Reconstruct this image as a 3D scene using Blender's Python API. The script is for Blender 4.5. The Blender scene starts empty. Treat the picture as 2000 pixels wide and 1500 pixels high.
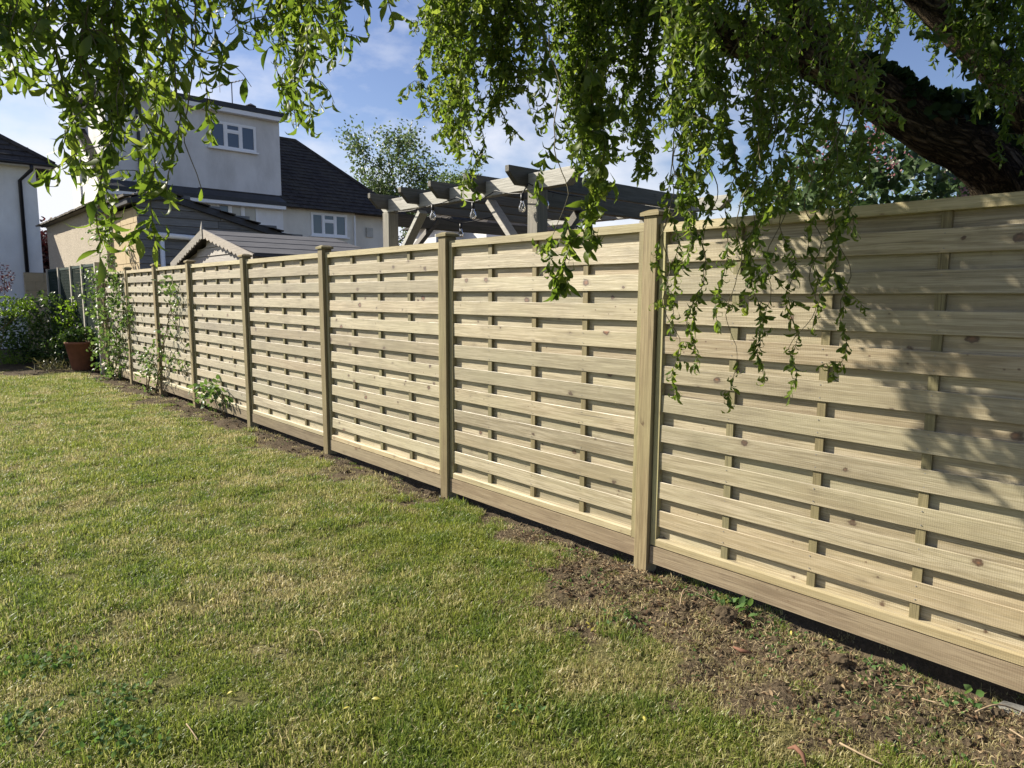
import bpy, math, random
import numpy as np
from mathutils import Vector, Matrix

random.seed(7)
RNG = np.random.default_rng(11)
sc = bpy.context.scene
col = sc.collection
R = math.radians

# ------------------------------------------------------------------ camera
F, YAW, PIT, ROLL, EYE = 1347.3, 0.73594, 0.12611, 0.00566, 1.546
FW = Vector((math.sin(YAW)*math.cos(PIT), math.cos(YAW)*math.cos(PIT), -math.sin(PIT)))
r0 = Vector((math.cos(YAW), -math.sin(YAW), 0)); u0 = r0.cross(FW)
RT = r0*math.cos(ROLL) + u0*math.sin(ROLL)
UP = -r0*math.sin(ROLL) + u0*math.cos(ROLL)
cd = bpy.data.cameras.new('camera'); cam = bpy.data.objects.new('camera', cd); col.objects.link(cam)
cd.sensor_width = 36; cd.lens = F/2000*36; cd.clip_start = 0.05; cd.clip_end = 2000
cam.matrix_world = Matrix(((RT.x, UP.x, -FW.x, 0), (RT.y, UP.y, -FW.y, 0), (RT.z, UP.z, -FW.z, EYE), (0, 0, 0, 1)))
sc.camera = cam

# ------------------------------------------------------------------ light
SUN = Vector((1.0, -1.72, -1.28)).normalized()          # the way the sunlight travels
sl = bpy.data.lights.new('sun', 'SUN'); sl.energy = 5.0; sl.angle = R(0.53); sl.color = (1, .925, .79)
so = bpy.data.objects.new('sun', sl); col.objects.link(so); so.location = (0, 0, 20)
so.rotation_euler = SUN.to_track_quat('-Z', 'Y').to_euler()
w = bpy.data.worlds.new('World'); sc.world = w; w.use_nodes = True
wt = w.node_tree; wt.nodes.clear()
def wn(t, **k):
    n = wt.nodes.new(t)
    for a, b in k.items(): setattr(n, a, b)
    return n
sky = wn('ShaderNodeTexSky', sky_type='NISHITA', sun_disc=False)
sky.sun_elevation = math.asin(-SUN.z)
sky.sun_rotation = math.atan2(-SUN.x, -SUN.y)
sky.air_density = 1.0; sky.dust_density = .6; sky.ozone_density = 2.2; sky.altitude = 50
tc = wn('ShaderNodeTexCoord'); mp = wn('ShaderNodeMapping')
mp.inputs['Scale'].default_value = (1, 1, 2.1); mp.inputs['Location'].default_value = (.35, .2, .12)
nz = wn('ShaderNodeTexNoise'); nz.inputs['Scale'].default_value = 3.1; nz.inputs['Detail'].default_value = 7; nz.inputs['Roughness'].default_value = .55
rp = wn('ShaderNodeValToRGB'); rp.color_ramp.elements[0].position = .47; rp.color_ramp.elements[1].position = .68
sx = wn('ShaderNodeSeparateXYZ'); lowc = wn('ShaderNodeMapRange'); lowc.inputs[1].default_value = .05; lowc.inputs[2].default_value = .5; lowc.inputs[3].default_value = .12; lowc.inputs[4].default_value = -.06
ad = wn('ShaderNodeMath', operation='ADD')
hs = wn('ShaderNodeHueSaturation'); hs.inputs['Hue'].default_value = .515; hs.inputs['Saturation'].default_value = 1.04; hs.inputs['Value'].default_value = 1.38
mx = wn('ShaderNodeMix', data_type='RGBA'); mx.inputs['B'].default_value = (9.6, 9.8, 10.6, 1)
bg = wn('ShaderNodeBackground'); bg.inputs['Strength'].default_value = .05
wo = wn('ShaderNodeOutputWorld')
L = wt.links.new
L(tc.outputs['Generated'], mp.inputs['Vector']); L(mp.outputs['Vector'], nz.inputs['Vector']); L(tc.outputs['Generated'], sx.inputs[0]); sd = wn('ShaderNodeVectorMath', operation='DOT_PRODUCT'); sd.inputs[1].default_value = Vector((-SUN.x, -SUN.y, 0)).normalized()
L(tc.outputs['Generated'], sd.inputs[0]); az = wn('ShaderNodeMapRange'); az.inputs[1].default_value = -.2; az.inputs[2].default_value = .85; az.inputs[3].default_value = -.10; az.inputs[4].default_value = .07
L(sd.outputs['Value'], az.inputs[0]); ad2 = wn('ShaderNodeMath', operation='ADD'); L(lowc.outputs[0], ad2.inputs[0]); L(az.outputs[0], ad2.inputs[1]); L(sx.outputs['Z'], lowc.inputs[0]); L(nz.outputs['Fac'], ad.inputs[0]); L(ad2.outputs[0], ad.inputs[1]); L(ad.outputs[0], rp.inputs['Fac'])
L(sky.outputs['Color'], hs.inputs['Color']); L(hs.outputs['Color'], mx.inputs['A']); L(rp.outputs['Color'], mx.inputs['Factor']); L(mx.outputs['Result'], bg.inputs['Color'])
L(bg.outputs[0], wo.inputs['Surface'])
sc.view_settings.view_transform = 'Standard'; sc.view_settings.look = 'None'
sc.view_settings.gamma = 1; sc.view_settings.use_curve_mapping = False
sc.view_settings.exposure = 1.02
sc.cycles.max_bounces = 7; sc.cycles.diffuse_bounces = 3; sc.cycles.glossy_bounces = 3; sc.cycles.transmission_bounces = 5
sc.cycles.transparent_max_bounces = 6

# ------------------------------------------------------------------ helpers
def at(px, py, x=None, y=None, z=None, d=None):
    """the point of the place seen along one ray of the survey, at a given x, y, z or distance"""
    D = FW + RT*((px-1000)/F) - UP*((py-750)/F)
    if x is not None: t = x/D.x
    elif y is not None: t = y/D.y
    elif z is not None: t = (z-EYE)/D.z
    else: t = d/D.length
    return Vector((0, 0, EYE)) + D*t

def tag(o, label=None, cat=None, group=None, kind=None):
    if label: o['label'] = label
    if cat: o['category'] = cat
    if group: o['group'] = group
    if kind: o['kind'] = kind
    return o
WL = {}
def wloc(o):
    v = Vector((0, 0, 0))
    while o is not None: v = v + o.location; o = o.parent
    return v
def empty(name, loc, label=None, cat=None, group=None, parent=None):
    o = bpy.data.objects.new(name, None); col.objects.link(o); o.empty_display_size = .1
    if parent is not None: o.parent = parent; o.location = Vector(loc)-wloc(parent)
    else: o.location = loc
    return tag(o, label, cat, group)
def link(name, me, parent=None, loc=(0, 0, 0), rot=None):
    o = bpy.data.objects.new(name, me); col.objects.link(o)
    if parent is not None: o.parent = parent
    o.location = loc
    if rot is not None: o.rotation_euler = rot
    return o

class MB:
    def __init__(s): s.v = []; s.f = []
    def add(s, vs, fs):
        n = len(s.v); s.v += [tuple(v) for v in vs]; s.f += [tuple(n+i for i in f) for f in fs]; return s
    def box(s, a, b, j=0.):
        (x0, y0, z0), (x1, y1, z1) = a, b
        vs = [(x, y, z) for x in (x0, x1) for y in (y0, y1) for z in (z0, z1)]
        if j: vs = [tuple(c+random.uniform(-j, j) for c in v) for v in vs]
        return s.add(vs, [(0, 1, 3, 2), (4, 6, 7, 5), (0, 4, 5, 1), (2, 3, 7, 6), (0, 2, 6, 4), (1, 5, 7, 3)])
    def bar(s, p, q, wd, h, upv=(0, 0, 1)):
        p, q = Vector(p), Vector(q); t = (q-p).normalized(); sd = t.cross(Vector(upv)).normalized(); up = sd.cross(t)
        vs = [e+sd*(i*wd/2)+up*(k*h/2) for e in (p, q) for i in (-1, 1) for k in (-1, 1)]
        return s.add(vs, [(0, 2, 3, 1), (4, 5, 7, 6), (0, 1, 5, 4), (2, 6, 7, 3), (0, 4, 6, 2), (1, 3, 7, 5)])
    def prism(s, poly, ax, a, b):
        """closed outline poly (2-D, the two axes other than ax) pushed from a to b along axis ax"""
        n = len(poly)
        def P(c, t):
            c = list(c); c.insert(ax, t); return tuple(c)
        vs = [P(c, a) for c in poly]+[P(c, b) for c in poly]
        fs = [tuple(range(n))[::-1], tuple(range(n, 2*n))]+[(i, (i+1) % n, n+(i+1) % n, n+i) for i in range(n)]
        return s.add(vs, fs)
    def tube(s, pts, rad, n=6, cap=True):
        pts = [Vector(p) for p in pts]; m = len(pts)
        if not hasattr(rad, '__len__'): rad = [rad]*m
        vs = []; nrm = None
        for i, p in enumerate(pts):
            t = (pts[min(i+1, m-1)]-pts[max(i-1, 0)])
            t = t.normalized() if t.length > 1e-9 else Vector((0, 0, 1))
            if nrm is None: nrm = t.orthogonal().normalized()
            nrm = nrm-t*nrm.dot(t)
            nrm = nrm.normalized() if nrm.length > 1e-6 else t.orthogonal().normalized()
            b = t.cross(nrm)
            for k in range(n):
                a = 2*math.pi*k/n; vs.append(p+(nrm*math.cos(a)+b*math.sin(a))*rad[i])
        fs = [(i*n+k, i*n+(k+1) % n, (i+1)*n+(k+1) % n, (i+1)*n+k) for i in range(m-1) for k in range(n)]
        if cap: fs += [tuple(range(n))[::-1], tuple((m-1)*n+k for k in range(n))]
        return s.add(vs, fs)
    def lathe(s, prof, c, n=16):
        vs = [(c[0]+r*math.cos(2*math.pi*k/n), c[1]+r*math.sin(2*math.pi*k/n), c[2]+z) for r, z in prof for k in range(n)]
        m = len(prof)
        fs = [(i*n+k, i*n+(k+1) % n, (i+1)*n+(k+1) % n, (i+1)*n+k) for i in range(m-1) for k in range(n)]
        return s.add(vs, fs)
    def mesh(s, name, mat, off=None, smooth=False, bevel=0):
        v = s.v if off is None else [(a-off[0], b-off[1], c-off[2]) for a, b, c in s.v]
        me = bpy.data.meshes.new(name); me.from_pydata(v, [], s.f); me.update()
        if mat: me.materials.append(mat)
        if smooth: me.polygons.foreach_set('use_smooth', [True]*len(me.polygons))
        return me
    def build(s, name, mat, parent=None, smooth=False, bevel=0, kind=None):
        off = wloc(parent) if parent is not None else None
        o = link(name, s.mesh(name, mat, off, smooth), parent)
        if bevel:
            b = o.modifiers.new('bevel', 'BEVEL'); b.width = bevel; b.segments = 1; b.limit_method = 'ANGLE'
        if kind: o['kind'] = kind
        return o
def build_at(mb, name, mat, loc, label, cat, group=None, smooth=False, kind=None):
    o = link(name, mb.mesh(name, mat, loc, smooth), None, loc)
    return tag(o, label, cat, group, kind)

# value noise for laying things out
_T = RNG.random((64, 64))
def vnoise(x, y, s=1., o=0.):
    x = np.asarray(x, float)/s+o; y = np.asarray(y, float)/s+o*1.7
    i = np.floor(x).astype(int); j = np.floor(y).astype(int); fx = x-i; fy = y-j
    fx = fx*fx*(3-2*fx); fy = fy*fy*(3-2*fy); g = lambda a, b: _T[a % 64, b % 64]
    return (g(i, j)*(1-fx)+g(i+1, j)*fx)*(1-fy)+(g(i, j+1)*(1-fx)+g(i+1, j+1)*fx)*fy
def sstep(a, b, x):
    t = np.clip((np.asarray(x, float)-a)/(b-a), 0, 1); return t*t*(3-2*t)

# ------------------------------------------------------------------ materials
class NT:
    def __init__(s, name):
        s.m = bpy.data.materials.new(name); s.m.use_nodes = True; s.t = s.m.node_tree; s.t.nodes.clear()
        s.out = s.n('ShaderNodeOutputMaterial'); s.p = s.n('ShaderNodeBsdfPrincipled'); s.l(s.p.outputs[0], s.out.inputs[0])
        s.p.inputs['Specular IOR Level'].default_value = .3
    def n(s, t, **k):
        nd = s.t.nodes.new(t)
        for a, b in k.items(): setattr(nd, a, b)
        return nd
    def l(s, a, b): s.t.links.new(a, b)
    def co(s, kind='Object', sc=(1, 1, 1), loc=(0, 0, 0), rnd=False):
        c = s.n('ShaderNodeTexCoord').outputs[kind]
        if rnd:
            oi = s.n('ShaderNodeObjectInfo'); va = s.n('ShaderNodeVectorMath', operation='MULTIPLY_ADD')
            cb = s.n('ShaderNodeCombineXYZ'); ml = s.n('ShaderNodeMath', operation='MULTIPLY'); ml.inputs[1].default_value = 47.
            s.l(oi.outputs['Random'], ml.inputs[0])
            for k in 'XYZ': s.l(ml.outputs[0], cb.inputs[k])
            ad = s.n('ShaderNodeVectorMath', operation='ADD'); s.l(c, ad.inputs[0]); s.l(cb.outputs[0], ad.inputs[1]); c = ad.outputs[0]
        mp = s.n('ShaderNodeMapping'); mp.inputs['Scale'].default_value = sc; mp.inputs['Location'].default_value = loc
        s.l(c, mp.inputs['Vector']); return mp.outputs[0]
    def noise(s, v, scale, det=4, rough=.55, dist=0):
        n = s.n('ShaderNodeTexNoise'); n.inputs['Scale'].default_value = scale; n.inputs['Detail'].default_value = det
        n.inputs['Roughness'].default_value = rough; n.inputs['Distortion'].default_value = dist
        if v is not None: s.l(v, n.inputs['Vector'])
        return n.outputs['Fac']
    def ramp(s, f, stops):
        r = s.n('ShaderNodeValToRGB'); e = r.color_ramp.elements
        while len(e) < len(stops): e.new(.5)
        for k, (p, c) in enumerate(stops):
            e[k].position = p; e[k].color = (*c, 1) if hasattr(c, '__len__') else (c, c, c, 1)
        s.l(f, r.inputs[0]); return r.outputs[0]
    def mix(s, f, a, b, mode='MIX'):
        m = s.n('ShaderNodeMix', data_type='RGBA', blend_type=mode)
        for k, v in (('Factor', f), ('A', a), ('B', b)):
            if hasattr(v, 'links') or hasattr(v, 'is_linked'): s.l(v, m.inputs[k])
            elif k == 'Factor': m.inputs[k].default_value = v
            else: m.inputs[k].default_value = (*v, 1)
        return m.outputs['Result']
    def math(s, op, a, b=0.):
        m = s.n('ShaderNodeMath', operation=op)
        for k, v in ((0, a), (1, b)):
            if hasattr(v, 'is_linked'): s.l(v, m.inputs[k])
            else: m.inputs[k].default_value = v
        return m.outputs[0]
    def attr(s, name): return s.n('ShaderNodeAttribute', attribute_name=name).outputs['Fac']
    def base(s, c, rough=.7, spec=.3):
        if hasattr(c, 'is_linked'): s.l(c, s.p.inputs['Base Color'])
        else: s.p.inputs['Base Color'].default_value = (*c, 1)
        if hasattr(rough, 'is_linked'): s.l(rough, s.p.inputs['Roughness'])
        else: s.p.inputs['Roughness'].default_value = rough
        s.p.inputs['Specular IOR Level'].default_value = spec; return s
    def bump(s, h, st=.3, dist=.01):
        b = s.n('ShaderNodeBump'); b.inputs['Strength'].default_value = st; b.inputs['Distance'].default_value = dist
        s.l(h, b.inputs['Height']); s.l(b.outputs[0], s.p.inputs['Normal']); return s

def wood_mat(name, pale, mid, knot, green, axis='Y', knots=1., rough=.55, spec=.35, rib=True, stain=.5, sheen=.0):
    """sawn treated softwood: grain runs along one local axis, knots, saw ribs across"""
    t = NT(name)
    k = {'X': 0, 'Y': 1, 'Z': 2}[axis]
    def S(a, b): v = [b]*3; v[k] = a; return tuple(v)
    g1 = t.noise(t.co(sc=S(1.1, 34), rnd=True), 1.6, 5, .6, 1.2)
    c = t.ramp(g1, [(.32, tuple(x*.82 for x in mid)), (.44, mid), (.55, pale), (.72, tuple(x*1.1 for x in pale))])
    g2 = t.noise(t.co(sc=S(2.5, 95), rnd=True), 2.2, 3, .6, .4)
    c = t.mix(t.ramp(g2, [(.3, .5), (.58, 0.)]), c, tuple(x*.62 for x in mid))
    gr = t.noise(t.co(sc=S(1.2, 5), rnd=True), 1.1, 3)
    c = t.mix(t.ramp(gr, [(.42, 0.), (.72, .55)]), c, green)
    oi = t.n('ShaderNodeObjectInfo'); fr_ = t.math('FRACT', t.math('MULTIPLY', oi.outputs['Random'], 13.7)); f2_ = t.math('FRACT', t.math('MULTIPLY', oi.outputs['Random'], 29.3))
    c = t.mix(t.math('ADD', .04, t.math('MULTIPLY', fr_, .4)), c, green); c = t.mix(t.math('MULTIPLY', t.math('POWER', f2_, 3.), .3), c, tuple(x*y for x, y in zip(mid, (1.05, .86, .72))))
    c = t.mix(t.ramp(g2, [(.3, .35), (.5, 0.)]), c, tuple(x*.5 for x in mid))
    if knots:
        vv = t.co(sc=S(8.5, 11.), rnd=True)
        vo = t.n('ShaderNodeTexVoronoi', feature='F1'); vo.inputs['Scale'].default_value = 1.; vo.inputs['Randomness'].default_value = 1.
        t.l(vv, vo.inputs['Vector'])
        sel = t.n('ShaderNodeSeparateColor'); t.l(vo.outputs['Color'], sel.inputs[0])
        on = t.ramp(sel.outputs[0], [(.50, 0.), (.54, 1.)])
        dd = t.math('ADD', vo.outputs['Distance'], t.math('MULTIPLY', t.math('SUBTRACT', t.noise(vv, 6, 3), .5), .22))
        rad = t.math('MULTIPLY', t.math('POWER', sel.outputs[1], 2.5), .18)
        core = t.ramp(t.math('SUBTRACT', dd, rad), [(.035, 1.), (.085, 0.)])
        halo = t.ramp(t.math('SUBTRACT', dd, rad), [(.05, .5), (.24, 0.)])
        c = t.mix(t.math('MULTIPLY', t.math('MULTIPLY', halo, on), .75*knots), c, tuple(x*.62 for x in mid))
        kc = t.mix(t.ramp(t.math('SUBTRACT', rad, dd), [(.0, 0.), (.07, 1.)]), tuple(x*.55 for x in knot), tuple(min(1, x*1.9) for x in knot))
        c = t.mix(t.math('MULTIPLY', t.math('MULTIPLY', core, on), .92*knots), c, kc)
        v2 = t.n('ShaderNodeTexVoronoi', feature='F1'); v2.inputs['Scale'].default_value = 1.
        t.l(t.co(sc=S(17, 21), loc=(.3, .7, .1), rnd=True), v2.inputs['Vector']); s2 = t.n('ShaderNodeSeparateColor'); t.l(v2.outputs['Color'], s2.inputs[0])
        sp = t.math('MULTIPLY', t.ramp(v2.outputs['Distance'], [(.05, 1.), (.13, 0.)]), t.ramp(s2.outputs[0], [(.72, 0.), (.76, 1.)]))
        c = t.mix(t.math('MULTIPLY', sp, .8*knots), c, tuple(x*.8 for x in knot))
        tail = t.math('MULTIPLY', t.math('MULTIPLY', t.ramp(t.math('SUBTRACT', dd, rad), [(.1, 1.), (.42, 0.)]), on), t.ramp(g1, [(.35, .5), (.5, 0.)]))
        c = t.mix(tail, c, tuple(x*.55 for x in mid))
    if stain:
        st = t.noise(t.co(sc=(1, 1, 1), rnd=True), 2.6, 4, .6)
        c = t.mix(t.ramp(st, [(.52, 0.), (.75, .45*stain)]), c, tuple(x*.55 for x in mid))
    ck = t.noise(t.co(sc=S(.8, 60), loc=(3, 5, 7), rnd=True), 1.5, 3, .5, .3); ckm = t.noise(t.co(loc=(9, 2, 4), rnd=True), 1.7, 2)
    c = t.mix(t.math('MULTIPLY', t.ramp(ck, [(.29, .8), (.33, 0.)]), t.ramp(ckm, [(.45, 0.), (.6, 1.)])), c, tuple(x*.35 for x in mid))
    hv = t.n('ShaderNodeHueSaturation'); t.l(c, hv.inputs['Color'])
    t.l(t.math('MULTIPLY_ADD', oi.outputs['Random'], .26) if False else t.math('ADD', t.math('MULTIPLY', oi.outputs['Random'], .34), .80), hv.inputs['Value'])
    t.base(hv.outputs[0], t.ramp(g1, [(.2, rough+.1), (.8, rough-.08)]), spec)
    t.p.inputs['Sheen Weight'].default_value = sheen; t.p.inputs['Sheen Roughness'].default_value = .45
    h = t.math('ADD', g2, t.math('MULTIPLY', g1, .5))
    if rib:
        wv = t.n('ShaderNodeTexWave', wave_type='BANDS', bands_direction=axis); wv.inputs['Scale'].default_value = 38; wv.inputs['Distortion'].default_value = 1.2
        wv.inputs['Detail'].default_value = 1
        t.l(t.co(rnd=True), wv.inputs['Vector']); h = t.math('ADD', h, t.math('MULTIPLY', wv.outputs['Fac'], .14))
    t.bump(h, .35, .004)
    return t.m

M = {}
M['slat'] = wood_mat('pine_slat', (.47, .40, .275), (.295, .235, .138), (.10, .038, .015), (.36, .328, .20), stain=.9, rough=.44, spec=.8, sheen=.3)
M['rail'] = wood_mat('pine_rail', (.47, .40, .255), (.36, .285, .16), (.20, .09, .04), (.44, .40, .21), knots=.5, sheen=.25)
M['stile'] = wood_mat('pine_stile', (.34, .28, .165), (.26, .205, .115), (.20, .09, .04), (.42, .40, .19), axis='Z', knots=.4)
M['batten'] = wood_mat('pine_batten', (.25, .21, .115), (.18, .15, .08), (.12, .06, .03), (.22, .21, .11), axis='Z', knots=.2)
M['post'] = wood_mat('treated_post', (.29, .225, .13), (.205, .15, .082), (.12, .055, .028), (.30, .27, .14), axis='Z', knots=.7, rib=False, stain=.7)
M['cap'] = wood_mat('treated_cap', (.30, .24, .12), (.22, .17, .08), (.12, .055, .028), (.24, .22, .10), knots=0, rib=False)
M['gravel'] = wood_mat('gravel_board', (.29, .235, .16), (.19, .145, .095), (.14, .07, .04), (.36, .30, .19), knots=.6, stain=.6)
M['old_oak'] = wood_mat('weathered_pergola', (.125, .11, .088), (.08, .07, .055), (.05, .04, .03), (.10, .10, .075), axis='X', knots=.5, rib=False)  # rafters and cross pieces: shade on their near faces is put into the colour
M['old_oak_sunlit'] = wood_mat('weathered_pergola_sunlit', (.58, .56, .50), (.40, .385, .34), (.16, .12, .10), (.44, .44, .38), axis='Y', knots=.5, rib=False)  # same timber for beams, paler: sunlight on their side faces is in the colour
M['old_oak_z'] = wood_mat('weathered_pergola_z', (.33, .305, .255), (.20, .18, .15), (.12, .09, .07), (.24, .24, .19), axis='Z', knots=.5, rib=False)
M['board'] = wood_mat('weathered_cladding', (.20, .20, .195), (.13, .13, .125), (.05, .05, .05), (.17, .17, .16), axis='X', knots=.4, rib=False)
M['shed_board'] = wood_mat('grey_shed_boards', (.52, .48, .43), (.40, .36, .32), (.2, .17, .14), (.44, .42, .38), axis='Y', knots=.3, rib=False)
M['barge'] = wood_mat('bargeboard', (.42, .38, .33), (.31, .28, .24), (.18, .15, .12), (.36, .34, .30), axis='Y', knots=.3, rib=False)

def plain(name, c, rough=.6, spec=.3, var=.12, scale=6., bump=0., bscale=60., bdist=.004, dirt=None):
    t = NT(name)
    n = t.noise(t.co(), scale, 5, .6)
    cc = t.ramp(n, [(.3, tuple(x*(1-var) for x in c)), (.7, tuple(min(1, x*(1+var)) for x in c))])
    if dirt:
        d = t.noise(t.co(sc=(1, 1, .35)), 1.3, 5, .65)
        cc = t.mix(t.ramp(d, [(.43, 0.), (.75, .65)]), cc, dirt)
    t.base(cc, rough, spec)
    if bump: t.bump(t.noise(t.co(), bscale, 3, .6), bump, bdist)
    return t.m
M['white_render'] = plain('white_render', (.80, .795, .78), .85, .15, .04, 2., .6, 22, .012, (.60, .58, .54))
M['cream_render'] = plain('cream_render', (.70, .67, .59), .85, .15, .05, 2., .6, 22, .012, (.56, .52, .45))
M['grey_render'] = plain('grey_render', (.66, .65, .635), .85, .15, .06, 1.4, .6, 20, .012, (.42, .41, .39))
M['pebbledash'] = plain('pebbledash', (.47, .41, .325), .9, .1, .18, 30., .9, 34, .02, (.38, .33, .26))
M['block'] = plain('concrete_block', (.50, .40, .255), .9, .1, .08, 9., .5, 60, .006)
M['mortar'] = plain('mortar', (.40, .34, .24), .95, .1, .1, 20.)
M['upvc'] = plain('white_plastic', (.80, .80, .80), .35, .4, .02)
M['black_plastic'] = plain('black_plastic', (.018, .018, .02), .4, .4, .1)
M['lead'] = plain('dark_flat_roof', (.035, .037, .042), .55, .35, .2)
M['tile'] = plain('brown_black_tile', (.042, .036, .033), .8, .2, .45, 5., .4, 40, .01, (.085, .075, .055))
M['old_tile'] = plain('grey_old_tile', (.16, .14, .12), .85, .2, .5, 7., .5, 30, .01, (.24, .22, .18))
M['felt'] = plain('shed_felt', (.105, .105, .112), .9, .15, .15, 4., .5, 160, .004)
M['red_tile'] = plain('red_tile', (.17, .075, .055), .8, .2, .3, 5.)
M['terracotta'] = plain('terracotta', (.21, .085, .047), .8, .2, .18, 9., .2, 40, .003, (.22, .11, .07))
M['trellis'] = plain('trellis_green', (.022, .045, .038), .6, .3, .2)
M['grey_post'] = plain('grey_concrete_post', (.42, .39, .33), .9, .1, .12, 8., .4, 40)
M['bark'] = None
M['metal'] = plain('aerial_metal', (.22, .22, .23), .4, .5, .1); 
M['bulb_cap'] = plain('bulb_holder', (.012, .012, .012), .45, .4, .1)
M['concrete'] = plain('post_concrete', (.17, .165, .15), .95, .1, .15, 14., .6, 30, .01)
M['meter'] = plain('grey_box', (.45, .44, .40), .5)
t = NT('curtained_pane'); t.base((.42, .38, .31), .5, .3); t.p.inputs['Coat Weight'].default_value = .8; M['curtained'] = t.m
M['curtain'] = plain('net_curtain', (.55, .53, .50), .9, .1, .1, 3.)

t = NT('window_glass'); t.base((.055, .075, .11), .04, .6); M['glass'] = t.m
t = NT('bulb_glass'); t.base((.95, .93, .88), .03, .5); t.p.inputs['Transmission Weight'].default_value = .92; t.p.inputs['IOR'].default_value = 1.2; M['bulb'] = t.m

def bark(name, dark, pale, moss, stretch=(7, 5, 3)):
    t = NT(name)
    v = t.co(sc=stretch)
    vo = t.n('ShaderNodeTexVoronoi', feature='DISTANCE_TO_EDGE'); vo.inputs['Scale'].default_value = 4.5
    nn = t.n('ShaderNodeTexNoise'); nn.inputs['Scale'].default_value = 3; nn.inputs['Detail'].default_value = 4; t.l(v, nn.inputs['Vector'])
    t.l(t.mix(.35, v, nn.outputs['Color']), vo.inputs['Vector'])
    cr = t.ramp(vo.outputs['Distance'], [(.0, .25), (.35, 1.)])
    n2 = t.noise(t.co(), 7, 6, .65)
    c = t.mix(n2, dark, pale); c = t.mix(t.ramp(t.noise(t.co(), 2.2, 4), [(.5, 0.), (.75, .6)]), c, moss)
    c = t.mix(t.math('SUBTRACT', 1., cr), c, tuple(x*.3 for x in dark))
    t.base(c, .95, .1); t.bump(t.math('ADD', cr, t.math('MULTIPLY', n2, .4)), .9, .035); return t.m
def willow_bark():
    t = NT('willow_bark'); a = t.n('ShaderNodeAttribute', attribute_name='bk').outputs['Vector']
    mp = t.n('ShaderNodeMapping'); mp.inputs['Scale'].default_value = (1, 1, .28); t.l(a, mp.inputs['Vector'])
    r = t.noise(mp.outputs[0], 26, 5, .6, .6); r2 = t.noise(mp.outputs[0], 70, 4, .6)
    ridge = t.ramp(t.math('ABSOLUTE', t.math('SUBTRACT', r, .5)), [(0., 0.), (.13, 1.)])
    c = t.mix(r2, (.075, .055, .036), (.24, .18, .115)); c = t.mix(ridge, (.018, .013, .010), c)
    c = t.mix(t.ramp(t.noise(t.co(), 2.4, 4), [(.5, 0.), (.75, .55)]), c, (.06, .062, .03))
    t.base(c, .95, .1); t.bump(t.math('ADD', ridge, t.math('MULTIPLY', r2, .4)), 1., .03); return t.m
M['bark'] = willow_bark()
_unused = (lambda: bark('willow_bark', (.045, .033, .023), (.16, .12, .085), (.07, .07, .04)))
M['tree_bark'] = bark('far_bark', (.07, .06, .05), (.17, .15, .12), (.10, .11, .06))
M['twig'] = plain('willow_twig', (.10, .085, .038), .6, .3, .3, 14.)
M['stem'] = plain('green_brown_stem', (.12, .10, .05), .7, .25, .3, 12.)

def leaf_mat(name, a, b, c, trans=.42, rough=.42, spec=.4, tcol=None):
    t = NT(name); v = t.attr('bv')
    base = t.ramp(v, [(0., a), (.5, b), (1., c)])
    t.base(base, rough, spec)
    tr = t.n('ShaderNodeBsdfTranslucent')
    hv = t.n('ShaderNodeHueSaturation'); hv.inputs['Saturation'].default_value = 1.12; hv.inputs['Value'].default_value = 2.1; hv.inputs['Hue'].default_value = .488
    t.l(base, hv.inputs['Color']); t.l(hv.outputs[0], tr.inputs['Color'])
    ms = t.n('ShaderNodeMixShader'); ms.inputs[0].default_value = trans
    t.l(t.p.outputs[0], ms.inputs[1]); t.l(tr.outputs[0], ms.inputs[2]); t.l(ms.outputs[0], t.out.inputs[0]); return t.m
M['willow'] = leaf_mat('willow_leaf', (.048, .085, .016), (.088, .135, .026), (.165, .21, .048), .52, .48, .3)
M['far_leaf'] = leaf_mat('far_tree_leaf', (.05, .085, .03), (.075, .115, .04), (.11, .15, .06), .35)
M['rose_leaf'] = leaf_mat('rose_leaf', (.04, .08, .022), (.07, .12, .034), (.13, .19, .06), .38, .42, .35)
M['shrub_leaf'] = leaf_mat('shrub_leaf', (.02, .042, .014), (.04, .075, .02), (.08, .13, .03), .3)
M['bright_leaf'] = leaf_mat('bright_leaf', (.07, .13, .02), (.11, .19, .03), (.17, .26, .05), .42)
M['lilac_leaf'] = leaf_mat('lilac_leaf', (.03, .055, .022), (.05, .085, .032), (.08, .125, .05), .3, .4, .4)
M['lilac_bloom'] = leaf_mat('lilac_bloom', (.24, .10, .12), (.32, .16, .17), (.40, .24, .24), .3, .7)
M['red_leaf'] = leaf_mat('red_leaf', (.03, .01, .01), (.05, .014, .014), (.085, .03, .024), .25)
M['ivy'] = leaf_mat('ivy_leaf', (.012, .028, .01), (.02, .042, .014), (.03, .055, .018), .12, .6, .15)
M['strap_leaf'] = leaf_mat('strap_leaf', (.09, .10, .04), (.14, .14, .06), (.22, .19, .09), .3)
M['weed'] = leaf_mat('weed_leaf', (.05, .10, .03), (.075, .14, .04), (.11, .18, .06), .35, .6, .15)
M['petal'] = leaf_mat('pale_petal', (.62, .55, .50), (.7, .64, .6), (.75, .72, .70), .3)
M['yellow_leaf'] = leaf_mat('yellow_leaf', (.45, .38, .06), (.52, .46, .10), (.58, .52, .16), .3)
M['litter'] = leaf_mat('leaf_litter', (.05, .032, .02), (.13, .08, .045), (.30, .22, .13), .1, .8, .15)
M['straw'] = plain('straw', (.40, .32, .19), .85, .15, .35, 9.)
M['stick'] = plain('dry_stick', (.33, .25, .16), .85, .15, .3, 20.)
M['red_bark'] = plain('red_bark_piece', (.17, .085, .055), .8, .2, .3, 25.)

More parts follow.
